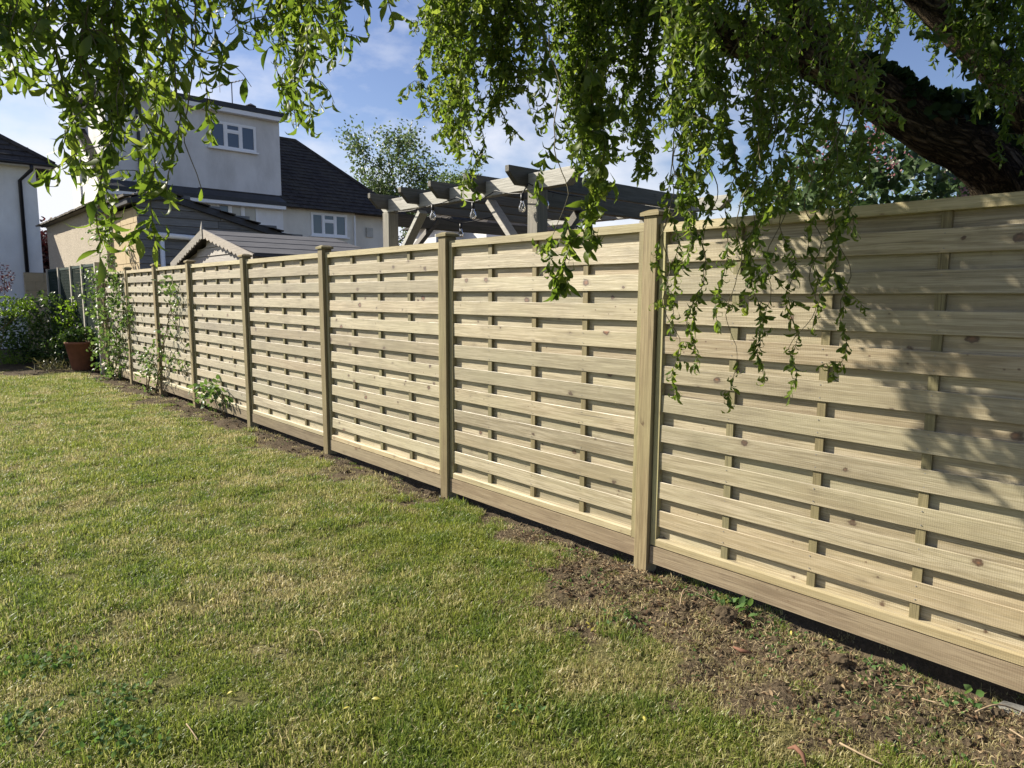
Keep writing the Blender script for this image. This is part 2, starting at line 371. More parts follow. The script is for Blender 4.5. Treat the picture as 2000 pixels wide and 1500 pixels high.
def grass_mat(name, dry):
    t = NT(name)
    pos = t.n('ShaderNodeNewGeometry').outputs['Position']
    a = t.noise(pos, .95, 4, .6); b = t.noise(pos, 3.6, 3, .55); v = t.attr('bv')
    green = t.ramp(v, [(0., (.10, .145, .017)), (.5, (.19, .235, .03)), (1., (.33, .35, .08))])
    deep = t.ramp(v, [(0., (.06, .115, .014)), (.5, (.125, .19, .024)), (1., (.21, .265, .05))])
    dryc = t.ramp(v, [(0., (.27, .22, .10)), (.5, (.41, .345, .17)), (1., (.56, .48, .28))])
    c = t.mix(t.ramp(b, [(.36, 1.), (.55, 0.)]), green, deep)
    amt = t.math('ADD', t.math('MULTIPLY', a, .62), t.math('MULTIPLY', b, .38))
    f = t.ramp(t.math('ADD', amt, t.math('MULTIPLY', t.math('SUBTRACT', v, .5), .13)), [(.51, .03), (.66, .88)])
    c = t.mix(f, c, dryc)
    if dry: c = t.mix(.75, c, dryc)
    t.base(c, .42, .4)
    tr = t.n('ShaderNodeBsdfTranslucent'); hv = t.n('ShaderNodeHueSaturation'); hv.inputs['Value'].default_value = 1.5
    t.l(c, hv.inputs['Color']); t.l(hv.outputs[0], tr.inputs['Color'])
    ms = t.n('ShaderNodeMixShader'); ms.inputs[0].default_value = .42
    t.l(t.p.outputs[0], ms.inputs[1]); t.l(tr.outputs[0], ms.inputs[2]); t.l(ms.outputs[0], t.out.inputs[0]); return t.m
M['grass'] = grass_mat('lawn_grass', False); M['dry_grass'] = grass_mat('dry_grass', True)

t = NT('lawn_ground')
pos = t.n('ShaderNodeNewGeometry').outputs['Position']
s_ = t.attr('soil'); n1 = t.noise(pos, 9, 5, .65); n2 = t.noise(pos, 55, 4, .65); n3 = t.noise(pos, 1.1, 4)
turf = t.mix(n1, (.06, .075, .02), (.16, .14, .06)); turf = t.mix(t.ramp(n3, [(.48, 0.), (.65, .6)]), turf, (.17, .145, .075))
soil = t.mix(n1, (.045, .034, .022), (.125, .097, .062)); soil = t.mix(t.ramp(n2, [(.5, 0.), (.75, .6)]), soil, (.19, .14, .095))
t.base(t.mix(s_, turf, soil), .95, .1); t.bump(t.math('ADD', n2, t.math('MULTIPLY', n1, 1.5)), .8, .02); M['lawn'] = t.m
t = NT('soil_clod'); n1 = t.noise(t.co(), 14, 5, .65)
t.base(t.mix(n1, (.038, .028, .018), (.13, .10, .064)), .95, .1); t.bump(t.noise(t.co(), 70, 4, .7), .8, .01); M['clod'] = t.m

# ------------------------------------------------------------------ leaf soup
def leaf_tpl(seg=4, curl=.5, fold=.25, wmax=.38, twist=0., pw=1.):
    """unit leaf along +Y, width factor 1 along X, normal +Z"""
    vs = []; fs = []
    for i in range(seg+1):
        u = i/seg; wd = .5*math.sin(math.pi*min(1, (u*.96+.02))**(pw))*1.0
        if i == 0: wd = .06
        if i == seg: wd = .02
        a = curl*u*u; z = -math.sin(a)*u*.6; y = u*math.cos(a*.7); tw = twist*u
        for k, xx in ((-1, -wd), (0, 0), (1, wd)):
            vs.append((xx*math.cos(tw), y, z, fold*abs(xx)+xx*math.sin(tw)))
    for i in range(seg):
        for k in range(2):
            a = i*3+k; fs.append((a, a+1, a+4, a+3))
    return np.array(vs), np.array(fs)
WIL = [leaf_tpl(5, c, .35, tw, tw) for c, tw in ((.9, .6), (1.7, -1.2), (-.6, 1.4), (2.4, .5))]
BRD = [leaf_tpl(3, .6, .25, pw=.8), leaf_tpl(3, -.4, .3, pw=.9)]
def soup(name, tpls, P, D, N, Ln, Wd, mat, parent=None, bv=None, origin=None, kind='stuff'):
    """many leaves as one mesh: P positions, D directions, N rough normals, lengths, widths"""
    P, D, N = (np.asarray(a, float) for a in (P, D, N)); n = len(P)
    Ln = np.broadcast_to(np.asarray(Ln, float), (n,)); Wd = np.broadcast_to(np.asarray(Wd, float), (n,))
    D = D/np.linalg.norm(D, axis=1, keepdims=True)
    X = np.cross(D, N); X /= np.maximum(np.linalg.norm(X, axis=1, keepdims=True), 1e-6); Z = np.cross(X, D)
    if bv is None: bv = RNG.random(n)
    V = []; Fc = []; B = []; off = 0; which = RNG.integers(0, len(tpls), n)
    for k, (tv, tf) in enumerate(tpls):
        ix = np.nonzero(which == k)[0]
        if not len(ix): continue
        v = P[ix, None, :]+(tv[None, :, 0, None]*X[ix, None, :])*Wd[ix, None, None]+(tv[None, :, 1, None]*D[ix, None, :]+tv[None, :, 2, None]*Z[ix, None, :])*Ln[ix, None, None]+(tv[None, :, 3, None]*Z[ix, None, :])*Wd[ix, None, None]
        f = tf[None]+(np.arange(len(ix))*len(tv))[:, None, None]+off
        V.append(v.reshape(-1, 3)); Fc.append(f.reshape(-1, 4)); B.append(np.repeat(bv[ix], len(tv))); off += v.shape[0]*v.shape[1]
    V = np.concatenate(V); Fc = np.concatenate(Fc); B = np.concatenate(B)
    if parent is not None: V = V-np.array(wloc(parent))
    elif origin is not None: V = V-np.array(origin)
    me = fastmesh(name, V, Fc, mat, B)
    o = link(name, me, parent, (0, 0, 0) if parent is not None or origin is None else origin)
    if kind: o['kind'] = kind
    return o
def fastmesh(name, V, Q, mat, B=None, smooth=True):
    me = bpy.data.meshes.new(name); nq, k = Q.shape
    me.vertices.add(len(V)); me.vertices.foreach_set('co', np.ascontiguousarray(V, np.float32).ravel())
    me.loops.add(nq*k); me.loops.foreach_set('vertex_index', np.ascontiguousarray(Q, np.int32).ravel())
    me.polygons.add(nq); me.polygons.foreach_set('loop_start', np.arange(0, nq*k, k, dtype=np.int32))
    me.polygons.foreach_set('use_smooth', np.full(nq, smooth))
    if B is not None:
        a = me.attributes.new('bv', 'FLOAT', 'POINT'); a.data.foreach_set('value', np.ascontiguousarray(B, np.float32))
    me.materials.append(mat); me.update(calc_edges=True); me.validate(); return me
def rdir(n, down=0.):
    v = RNG.normal(size=(n, 3)); v /= np.linalg.norm(v, axis=1, keepdims=True); v[:, 2] -= down
    return v/np.maximum(np.linalg.norm(v, axis=1, keepdims=True), 1e-6)

#@@SETTING
# ------------------------------------------------------------------ ground
FX = 3.183                                              # the fence line
def soil_amt(x, y):
    dist = FX-x
    ext = .31+.10*sstep(3.6, 4.6, y)+.06*sstep(3.6, 1.8, y)+.10*np.exp(-((y-1.9)/.5)**2)+.22*sstep(1.9, .8, y)+.30*sstep(.62, .8, vnoise(x*0+y, y*0, 1.1, 3))
    e = ext+.75*(vnoise(x, y, .38, 5)-.5)+.45*(vnoise(x, y, .11, 9)-.5)
    s = sstep(.12, -.12, dist-e)
    s = np.maximum(s, sstep(0., .3, dist*-1+.02))
    bed = sstep(15.7, 16.4, y+.5*(vnoise(x, y, .7, 2)-.5)+.12*(x-1.))
    s = np.maximum(s, np.where(x < FX+.3, bed, 1.))
    return np.clip(s, 0, 1)
def ground_z(x, y):
    x = np.asarray(x, float); y = np.asarray(y, float)
    z = .018*(vnoise(x, y, .45, 1)-.5)+.012*(vnoise(x, y, .14, 4)-.5)
    s = soil_amt(x, y)*sstep(-.4, .0, FX+.25-x)
    z = z+s*(.03*(vnoise(x, y, .12, 6)-.5)+.022*(vnoise(x, y, .05, 8)-.5))
    tr = np.exp(-((x-(FX+.02))/.12)**2)*(.005+.06*vnoise(y, y*0, .9, 12)+.05*sstep(1.6, .9, y))
    fade = sstep(40, 25, np.abs(y))*sstep(40, 25, np.abs(x))
    return (z-tr)*fade-.01
def lines(lo, hi, step, far):
    fine = np.arange(lo, hi+1e-6, step); o = [lo]; d = step
    while o[-1] > -far: d *= 1.5; o.append(o[-1]-d)
    p = [hi]; d = step
    while p[-1] < far: d *= 1.5; p.append(p[-1]+d)
    return np.concatenate([np.array(o[:0:-1]), fine, np.array(p[1:])])
gx = lines(-3.2, 3.6, .035, 600); gy = lines(-.2, 6.2, .035, 600)
gy = np.concatenate([gy[gy <= 6.2], np.arange(6.27, 18.5, .07), lines(-.2, 18.5, .07, 600)[lines(-.2, 18.5, .07, 600) > 18.5]])
GX, GY = np.meshgrid(gx, gy, indexing='ij')
V = np.stack([GX.ravel(), GY.ravel(), ground_z(GX.ravel(), GY.ravel())], 1)
ny = len(gy); ii, jj = np.meshgrid(np.arange(len(gx)-1), np.arange(ny-1), indexing='ij'); q = (ii*ny+jj).ravel()
me = fastmesh('ground', V, np.stack([q, q+ny, q+ny+1, q+1], 1), M['lawn'])
a = me.attributes.new('soil', 'FLOAT', 'POINT'); a.data.foreach_set('value', soil_amt(GX.ravel(), GY.ravel()).astype(np.float32))
ground = link('ground', me); tag(ground, 'patchy lawn and bare soil strip along the new fence', None, None, 'structure')

# ------------------------------------------------------------------ grass
def clump(name, n, h, rad, lay, mat, wd=.0017):
    vs = []; fs = []; bv = []
    for i in range(n):
        a = random.uniform(0, 6.283); r = rad*math.sqrt(random.random()); x, y = r*math.cos(a), r*math.sin(a)
        L_ = h*random.uniform(.55, 1.3); az = random.uniform(0, 6.283); le = random.uniform(.1, 1.)*lay
        dx, dy = math.cos(az), math.sin(az); px_, py_ = -dy, dx; ww = wd*random.uniform(.7, 1.5)
        b = len(vs)
        p1 = (x+dx*L_*.45*math.sin(le*.6), y+dy*L_*.45*math.sin(le*.6), L_*.5*math.cos(le*.6))
        p2 = (x+dx*L_*math.sin(le), y+dy*L_*math.sin(le), max(.003, L_*math.cos(le)*.92))
        vs += [(x-px_*ww, y-py_*ww, -.008), (x+px_*ww, y+py_*ww, -.008), (p1[0]+px_*ww*.9, p1[1]+py_*ww*.9, p1[2]), (p1[0]-px_*ww*.9, p1[1]-py_*ww*.9, p1[2]),
               (p2[0]+px_*ww*.25, p2[1]+py_*ww*.25, p2[2]), (p2[0]-px_*ww*.25, p2[1]-py_*ww*.25, p2[2])]
        fs += [(b, b+1, b+2, b+3), (b+3, b+2, b+4, b+5)]; bv += [random.random()]*6
    me = fastmesh(name, np.array(vs), np.array(fs), mat, np.array(bv))
    return bpy.data.objects.new(name, me)
def scatter(name, pts, rotz, scale, idx, sources, label):
    src = bpy.data.collections.new(name+'_source')
    for s in sources: src.objects.link(s)
    me = bpy.data.meshes.new(name); n = len(pts)
    me.vertices.add(n); me.vertices.foreach_set('co', np.asarray(pts, np.float32).ravel())
    for an, vals in (('rz', rotz), ('sc', scale)):
        at_ = me.attributes.new(an, 'FLOAT', 'POINT'); at_.data.foreach_set('value', np.asarray(vals, np.float32))
    at_ = me.attributes.new('ix', 'INT', 'POINT'); at_.data.foreach_set('value', np.asarray(idx, np.int32))
    o = link(name, me); tag(o, label, None, None, 'stuff')
    g = bpy.data.node_groups.new(name, 'GeometryNodeTree')
    g.interface.new_socket('Geometry', in_out='INPUT', socket_type='NodeSocketGeometry'); g.interface.new_socket('Geometry', in_out='OUTPUT', socket_type='NodeSocketGeometry')
    N = g.nodes.new; gi = N('NodeGroupInput'); go = N('NodeGroupOutput'); ip = N('GeometryNodeInstanceOnPoints'); ci = N('GeometryNodeCollectionInfo')
    ci.inputs['Collection'].default_value = src; ci.inputs['Separate Children'].default_value = True; ci.inputs['Reset Children'].default_value = True
    def na(nm, ty):
        x = N('GeometryNodeInputNamedAttribute'); x.data_type = ty; x.inputs['Name'].default_value = nm; return x.outputs[0]
    cx = N('ShaderNodeCombineXYZ'); K = g.links.new
    K(na('rz', 'FLOAT'), cx.inputs['Z']); K(gi.outputs[0], ip.inputs['Points']); K(ci.outputs[0], ip.inputs['Instance'])
    ip.inputs['Pick Instance'].default_value = True
    K(na('ix', 'INT'), ip.inputs['Instance Index']); K(na('sc', 'FLOAT'), ip.inputs['Scale'])
    try: K(cx.outputs[0], ip.inputs['Rotation'])
    except Exception: pass
    K(ip.outputs[0], go.inputs[0])
    md = o.modifiers.new('scatter', 'NODES'); md.node_group = g
    return o
src = [clump('tuft_a', 115, .029, .075, 1.32, M['grass']), clump('tuft_b', 115, .024, .075, 1.4, M['grass']), clump('tuft_c', 100, .036, .07, 1.15, M['grass']),
       clump('tuft_d', 46, .032, .085, 1.52, M['dry_grass'], .0015), clump('tuft_e', 46, .03, .085, 1.5, M['dry_grass'], .0015)]
n = 96000
X = RNG.uniform(-7.5, FX+.12, n); Y = RNG.uniform(-1.6, 17.2, n)
dist = np.hypot(X, Y); ang = np.degrees(np.arctan2(X, Y))
keep = (ang > -34) & (ang < 118) & (dist > .75)
dens = np.clip(1.25-.075*dist, .38, 1.)
s = soil_amt(X, Y)
thin = np.clip(vnoise(X, Y, .5, 21), 0, 1)
keep &= RNG.random(n) < dens*(1-(.92-.34*sstep(3.0, 1.6, Y))*s)*(.7+.3*thin)
X, Y, dist, s = X[keep], Y[keep], dist[keep], s[keep]
dryf = np.clip(vnoise(X, Y, .8, 31)*.9-.24+.75*s+.2*vnoise(X, Y, .2, 33), .04, 1.15)
idx = np.where(RNG.random(len(X)) < dryf*.8, RNG.integers(3, 5, len(X)), RNG.integers(0, 3, len(X)))
scl = RNG.uniform(.7, 1.15, len(X))*(1-.3*s)*(1+.04*np.clip(dist-3, 0, 12))*(.6+.45*vnoise(X, Y, .35, 41)+.4*vnoise(X, Y, .12, 43))
scatter('grass', np.stack([X, Y, ground_z(X, Y)-.002], 1), RNG.uniform(0, 6.283, len(X)), scl, idx, src, 'short patchy lawn grass, part green and part dried yellow')

# clods, straw on the bare strip
def clod_mesh(n_sub, seed):
    import bmesh
    bm = bmesh.new(); bmesh.ops.create_icosphere(bm, subdivisions=n_sub, radius=1)
    rr = random.Random(seed); o = Vector((rr.uniform(0, 50), rr.uniform(0, 50), rr.uniform(0, 50)))
    from mathutils import noise
    for v in bm.verts:
        p = v.co*1.6+o; k = 1+.38*noise.noise(p)+.22*noise.noise(p*2.7)+.12*noise.noise(p*6)
        v.co = v.co*k; v.co.z *= .72
    V = np.array([v.co[:] for v in bm.verts]); Fc = np.array([[v.index for v in f.verts] for f in bm.faces]); bm.free(); return V, Fc
CL = [clod_mesh(2, i) for i in range(4)]
def clods(name, pts, sizes, label, mat):
    Vs = []; Fs = []; off = 0
    for p, s_ in zip(pts, sizes):
        v, f = CL[random.randrange(4)]; a = random.uniform(0, 6.28); c, sn = math.cos(a), math.sin(a)
        v = v@np.array([[c, -sn, 0], [sn, c, 0], [0, 0, 1]]).T
        Vs.append(v*s_+p); Fs.append(f+off); off += len(v)
    o = link(name, fastmesh(name, np.concatenate(Vs), np.concatenate(Fs), mat, None, False)); return tag(o, label, None, None, 'stuff')
n = 9000
X = FX+.05-np.abs(RNG.normal(0, .55, n)); Y = RNG.uniform(.2, 15.5, n); Y = np.where(RNG.random(n) < .45, RNG.uniform(.2, 3., n), Y)
s = soil_amt(X, Y); keep = (RNG.random(n) < s*.55*(.25+1.4*vnoise(X, Y, .3, 51)**2)); X, Y = X[keep], Y[keep]
sz = np.clip(RNG.lognormal(-5.05, .55, len(X)), .003, .022)
clods('soil_clods', np.stack([X, Y, ground_z(X, Y)+sz*.2], 1), sz, 'crumbled brown soil clods along the foot of the fence', M['clod'])
n = 15000
X = FX-.02-np.abs(RNG.normal(0, .62, n)); Y = np.where(RNG.random(n) < .65, RNG.uniform(.2, 3.4, n), RNG.uniform(.2, 14, n))
keep = RNG.random(n) < np.clip(soil_amt(X, Y)+.08, 0, 1)*.8; X, Y = X[keep], Y[keep]; n = len(X)
D = rdir(n); D[:, 2] = np.abs(D[:, 2])*.28
soup('dead_straw', [leaf_tpl(2, .5, .2), leaf_tpl(2, -.4, .2)], np.stack([X, Y, ground_z(X, Y)+.004], 1), D, rdir(n)+np.array([0, 0, 1.2]), RNG.uniform(.012, .055, n), RNG.uniform(.001, .003, n), M['straw'])
n = 9000
X = FX-.02-np.abs(RNG.normal(0, .6, n)); Y = np.where(RNG.random(n) < .7, RNG.uniform(.2, 3.2, n), RNG.uniform(.2, 14, n))
keep = RNG.random(n) < np.clip(soil_amt(X, Y)+.06, 0, 1)*.6; X, Y = X[keep], Y[keep]; n = len(X); D = rdir(n); D[:, 2] *= .35
tag(soup('leaf_litter', BRD, np.stack([X, Y, ground_z(X, Y)+.008], 1), D, rdir(n)+np.array([0, 0, .8]), RNG.uniform(.008, .030, n), RNG.uniform(.005, .014, n), M['litter']), 'brown leaf litter and wood chips on the bare soil')
n = 3200
X = FX-.02-np.abs(RNG.normal(0, .5, n)); Y = np.where(RNG.random(n) < .6, RNG.uniform(.2, 3.2, n), RNG.uniform(.2, 14, n))
keep = (RNG.random(n) < np.clip(soil_amt(X, Y), 0, 1)) & (vnoise(X, Y, .16, 71) > .58); X, Y = X[keep], Y[keep]; n = len(X); D = rdir(n); D[:, 2] = np.abs(D[:, 2])*.8
tag(soup('seedling_weeds', BRD, np.stack([X, Y, ground_z(X, Y)+.012], 1), D, rdir(n)+np.array([0, 0, .8]), RNG.uniform(.010, .030, n), RNG.uniform(.006, .014, n), M['weed']), 'tiny green weed seedlings sprouting on the bare soil')
tag(bpy.data.objects['dead_straw'], 'dead straw and grass litter strewn on the bare soil')

#@@FENCE
# ------------------------------------------------------------------ the new fence
PY = [-1.50, .41, 2.345, 4.245, 6.205, 8.165, 10.14, 11.775, 13.52, 15.2]
ZB, ZT = .15, 1.955
fence = empty('fence', (FX, 6.8, 0), 'new pale pine fence of woven horizontal slats running down the lawn', 'fence')
def slat_mesh(name, L_, h, th, seed):
    rr = random.Random(seed); m = MB(); n = 6; b = rr.uniform(-.003, .003); e = [rr.uniform(-.002, .002) for _ in range(4)]
    ring = []
    for i in range(n+1):
        y = -L_/2+L_*i/n; u = 2*i/n-1; bow = b*(1-u*u)+rr.uniform(-.0006, .0006); dz = rr.uniform(-.0008, .0008)
        zt = h/2+dz+e[0]*u; zb = -h/2+dz+e[1]*u
        ring += [(-th/2+bow, y, zb+.002), (-th/2+bow, y, zt-.002), (-th/2+.002+bow, y, zt), (th/2+bow, y, zt), (th/2+bow, y, zb), (-th/2+.002+bow, y, zb)]
    fs = [(i*6+k, i*6+(k+1) % 6, (i+1)*6+(k+1) % 6, (i+1)*6+k) for i in range(n) for k in range(6)]+[tuple(range(6))[::-1], tuple(n*6+k for k in range(6))]
    m.add(ring, fs); return m.mesh(name, M['slat'])
rc = random.Random(3)
for k in range(len(PY)-1):
    ya, yb = PY[k]+.052, PY[k+1]-.052; Lp = yb-ya; yc = (ya+yb)/2
    dz = {1: -.012, 3: -.004, 5: .004, 6: .006, 7: .0, 0: -.02}.get(k, 0.)
    pan = empty('fence_panel', (FX, yc, ZB+dz), parent=fence)
    H = ZT-ZB
    for s in (-1, 1):
        m = MB(); y = s*(Lp/2-.018); m.box((-.026, y-.018, -.004 if s < 0 else 0), (.022, y+.018, H-.048)); o = link('stile', m.mesh('stile', M['stile']), pan)
    m = MB(); m.box((-.027, -Lp/2, H-.047), (.024, Lp/2, H)); link('top_rail', m.mesh('top_rail', M['rail']), pan)
    m = MB(); yl = Lp/2-.037; m.prism([(-.027, 0), (.022, 0), (.022, .045), (-.018, .045), (-.027, .036)], 1, -yl, yl); link('bottom_rail', m.mesh('bottom_rail', M['rail']), pan)
    Li = Lp-.074; z0, z1 = .045, H-.047; pitch = (z1-z0-.074)/10
    fm = [slat_mesh('slat', Li, .096, .008, k*10+i) for i in range(3)]; bm_ = [slat_mesh('slat', Li, .098, .008, k*10+5+i) for i in range(2)]
    for i in range(11):
        z = z0+.037+i*pitch
        link('slat', bm_[i % 2], pan, (.016, 0, z+rc.uniform(-.002, .002)), (rc.uniform(-.0012, .0012), 0, 0))
        if i < 10: link('slat', fm[i % 3], pan, (-.014+rc.uniform(-.0015, .0015), 0, z+pitch/2+rc.uniform(-.004, .004)), (rc.uniform(-.0028, .0028), rc.uniform(-.03, .03), 0))
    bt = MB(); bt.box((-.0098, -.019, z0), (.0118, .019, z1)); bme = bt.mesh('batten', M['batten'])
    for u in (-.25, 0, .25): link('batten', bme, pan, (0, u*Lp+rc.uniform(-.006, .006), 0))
    if k in (1, 2, 3):
        m = MB()
        for i in range(10):
            for u in (-.25, 0, .25):
                for dz_ in (-.03, .03):
                    m.lathe([(.0026, -.001), (.0026, .001), (0, .0012)], (0, 0, 0), 5); n_ = len(m.v)-15
                    m.v[n_:] = [(-.0186-vz, u*Lp+vx+.004, z0+.037+(i+.5)*pitch+dz_+vy) for vx, vy, vz in m.v[n_:]]
        o = link('nail_heads', m.mesh('nail_heads', M['metal']), pan); o['kind'] = 'stuff'
    m = MB(); m.box((-.030, -Lp/2, -.108+rc.uniform(-.005, .005)), (.006, Lp/2, -.0065)); o = link('gravel_board', m.mesh('gravel_board', M['gravel']), fence, pan.location)
    o.rotation_euler = (rc.uniform(-.003, .003), 0, 0)
for k, y in enumerate(PY):
    m = MB(); m.box((-.05, -.046, -.35), (.05, .046, ZT+.032)); o = link('post', m.mesh('post', M['post']), fence, (0, y-6.8, 0), (rc.uniform(-.004, .004), rc.uniform(-.006, .006), rc.uniform(-.02, .02)))
    b = o.modifiers.new('bevel', 'BEVEL'); b.width = .003; b.segments = 1
    m = MB(); z = ZT+.033; a = .063
    vs = [(-a, -a, z), (a, -a, z), (a, a, z), (-a, a, z), (-a, -a, z+.018), (a, -a, z+.018), (a, a, z+.018), (-a, a, z+.018), (-.03, -.03, z+.034), (.03, -.03, z+.034), (.03, .03, z+.034), (-.03, .03, z+.034)]
    fs = [(3, 2, 1, 0), (8, 9, 10, 11)]+[(i, (i+1) % 4, 4+(i+1) % 4, 4+i) for i in range(4)]+[(4+i, 4+(i+1) % 4, 8+(i+1) % 4, 8+i) for i in range(4)]
    m.add(vs, fs); link('post_cap', m.mesh('post_cap', M['cap']), o)
    if k in (1, 2, 3, 4):
        m = MB(); v, f = CL[k % 4]; m.add([(p[0]*.11, p[1]*.15, p[2]*.03-.055) for p in v], f.tolist()); link('footing', m.mesh('footing', M['concrete'], smooth=True), fence, (-.05, y-6.8+.03, 0))

#@@HOUSES
# ------------------------------------------------------------------ buildings
def window(parent, x0, x1, z0, z1, y, bars, transom=None, sill=True, backing=()):
    """white framed window in a wall facing -y; bars = fractions of the mullions, transom = (light index, fraction)"""
    fw = .055; m = MB(); ya, yb = y-.03, y+.05
    m.box((x0, ya, z0), (x1, yb, z0+fw)); m.box((x0, ya, z1-fw), (x1, yb, z1))
    m.box((x0, ya, z0+fw), (x0+fw, yb, z1-fw)); m.box((x1-fw, ya, z0+fw), (x1, yb, z1-fw))
    ed = [x0+fw]+[x0+(x1-x0)*b for b in bars]+[x1-fw]
    for b in bars: xb = x0+(x1-x0)*b; m.box((xb-.035, ya-.004, z0+fw), (xb+.035, yb, z1-fw))
    fr = m.build('window', M['upvc'], parent)
    for i in range(len(ed)-1):
        a, b = ed[i]+(.035 if i else 0), ed[i+1]-(.035 if i < len(ed)-2 else 0)
        sp = [(z0+fw, z1-fw)]
        if transom and transom[0] == i:
            zt = z0+(z1-z0)*transom[1]; sp = [(z0+fw, zt-.03), (zt+.03, z1-fw)]
            MB().box((a, ya, zt-.03), (b, yb, zt+.03)).build('transom', M['upvc'], fr)
        for c, d_ in sp:
            m = MB(); s_ = .035
            m.box((a, ya+.008, c), (b, y+.02, c+s_)); m.box((a, ya+.008, d_-s_), (b, y+.02, d_)); m.box((a, ya+.008, c+s_), (a+s_, y+.02, d_-s_)); m.box((b-s_, ya+.008, c+s_), (b, y+.02, d_-s_))
            m.build('sash', M['upvc'], fr)
            MB().box((a+s_, y, c+s_), (b-s_, y+.012, d_-s_)).build('pane', M['curtained' if i in backing else 'glass'], fr)
    if sill: MB().box((x0-.06, y-.12, z0-.055), (x1+.06, y+.02, z0-.003)).build('sill', M['upvc'], fr)
    return fr
def pip(p, poly):
    x, y = p; c = False; j = len(poly)-1
    for i in range(len(poly)):
        (xi, yi), (xj, yj) = poly[i], poly[j]
        if (yi > y) != (yj > y) and x < (xj-xi)*(y-yi)/(yj-yi)+xi: c = not c
        j = i
    return c
def tiles(poly3, course, wd, th, mat, parent, name='roof_tiles', lift=.035):
    """overlapping roof tiles filling a sloping polygon; first edge of poly3 is the eaves"""
    P = [Vector(p) for p in poly3]; u = (P[1]-P[0]).normalized(); nrm = u.cross(P[2]-P[0]).normalized(); 
    if nrm.z < 0: nrm = -nrm
    v = nrm.cross(u); v = v if v.z > 0 else -v
    q = [((p-P[0]).dot(u), (p-P[0]).dot(v)) for p in P]
    umin = min(a for a, b in q); umax = max(a for a, b in q); vmax = max(b for a, b in q); m = MB(); r = 0; vv = -.05
    while vv < vmax:
        uu = umin-(r % 2)*wd/2
        while uu < umax:
            if pip((uu+wd/2, max(vv+course/2, .02)), q):
                j = random.uniform(-.006, .006); h = random.uniform(-.004, .006)
                a = P[0]+u*(uu+.006)+v*(vv+j)+nrm*(lift+h); b = P[0]+u*(uu+wd-.006)+v*(vv+j)+nrm*(lift+h)
                t0 = v*(course+.02)-nrm*(lift*.8)
                m.add([a, b, b+t0, a+t0, a-nrm*th, b-nrm*th], [(0, 1, 2, 3), (4, 5, 1, 0), (4, 0, 3), (1, 5, 2)])
            uu += wd
        vv += course; r += 1
    o = m.build(name, mat, parent); o['kind'] = 'stuff'; return o

# --- left house: white render, hipped roof, black downpipe
YL = 24.4
c = at(69, 330, y=YL); xr = c.x; zg = at(40, 318, y=YL).z
lh = empty('house', (xr-4, YL+4, 0), 'white rendered house at the far left with black downpipe and hipped roof', 'house')
x0 = xr-9
MB().box((x0, YL, -.1), (xr, YL+8, zg)).build('wall', M['white_render'], lh)
ev = .38; zr = zg+3.1
A, B, C_, D_ = (x0-ev, YL-ev, zg), (xr+ev, YL-ev, zg), (xr+ev, YL+8+ev, zg), (x0-ev, YL+8+ev, zg)
E1, E2 = (x0+3.9, YL+4, zr), (xr-3.9, YL+4, zr)
rf = MB().add([A, B, C_, D_, E1, E2], [(0, 1, 5, 4), (1, 2, 5), (2, 3, 4, 5), (3, 0, 4), (3, 2, 1, 0)]).build('roof', M['tile'], lh)
tiles([A, B, E2, E1], .30, .30, .03, M['tile'], rf); tiles([B, C_, E2], .30, .30, .03, M['tile'], rf)
MB().tube([B, E2], .10, 6).build('hip_tiles', M['tile'], rf)
MB().box((x0-ev, YL-ev+.02, zg-.10), (xr+ev-.02, YL, zg-.004)).build('soffit', M['upvc'], lh)
g = MB(); g.tube([(x0-ev, YL-ev-.05, zg-.05), (xr+ev+.05, YL-ev-.05, zg-.05)], .06, 8); g.tube([(xr+ev+.05, YL-ev-.08, zg-.05), (xr+ev+.05, YL+8, zg-.05)], .06, 8); g.build('gutter', M['black_plastic'], lh, True)
xp = at(42, 400, y=YL).x
MB().tube([(xp+.25, YL-ev-.05, zg-.08), (xp+.25, YL-ev-.05, zg-.22), (xp, YL-.06, zg-.50), (xp, YL-.06, .05)], .05, 8).build('downpipe', M['black_plastic'], lh, True)
window(lh, xr-3.4, xr-1.75, 3.0, 4.1, YL, (.5,))

# --- main house with the dormer
YH = 26.
hx0 = at(205, 400, y=YH).x; hx1 = at(776, 430, y=YH).x; xs = at(553, 420, y=YH).x
ze = at(620, 410, y=YH).z
mh = empty('house', (hx0+5, YH+4, 0), 'semi-detached house with white walls, dark hipped roof and large grey flat-roofed dormer', 'house')
MB().box((hx0, YH, -.1), (xs, YH+4.8, ze)).build('wall', M['white_render'], mh)
xq = at(694, 440, y=YH).x
MB().box((xs+.003, YH+.02, -.1), (xq, YH+8, ze)).build('wall', M['cream_render'], mh)
MB().box((xq+.003, YH+.35, -.1), (hx1, YH+7.6, ze)).build('wall', M['cream_render'], mh)
zrg = at(560, 273, y=YH+4).z; rx1 = at(576, 276, y=YH+4).x
A = (xs-3, YH-.3, ze); B = (hx1+.35, YH-.3, ze); C_ = (hx1+.35, YH+8.3, ze); D_ = (xs-3, YH+8.3, ze)
E1 = (xs-3, YH+4, zrg); E2 = (rx1, YH+4, zrg)
rf = MB().add([A, B, C_, D_, E1, E2], [(0, 1, 5, 4), (1, 2, 5), (2, 3, 4, 5), (3, 0, 4), (3, 2, 1, 0)]).build('roof', M['tile'], mh)
tiles([(xs, YH-.3, ze), B, E2, (xs, YH+4, zrg)], .26, .30, .03, M['tile'], rf); MB().tube([B, E2, E1], .11, 6).build('ridge_tiles', M['tile'], rf)
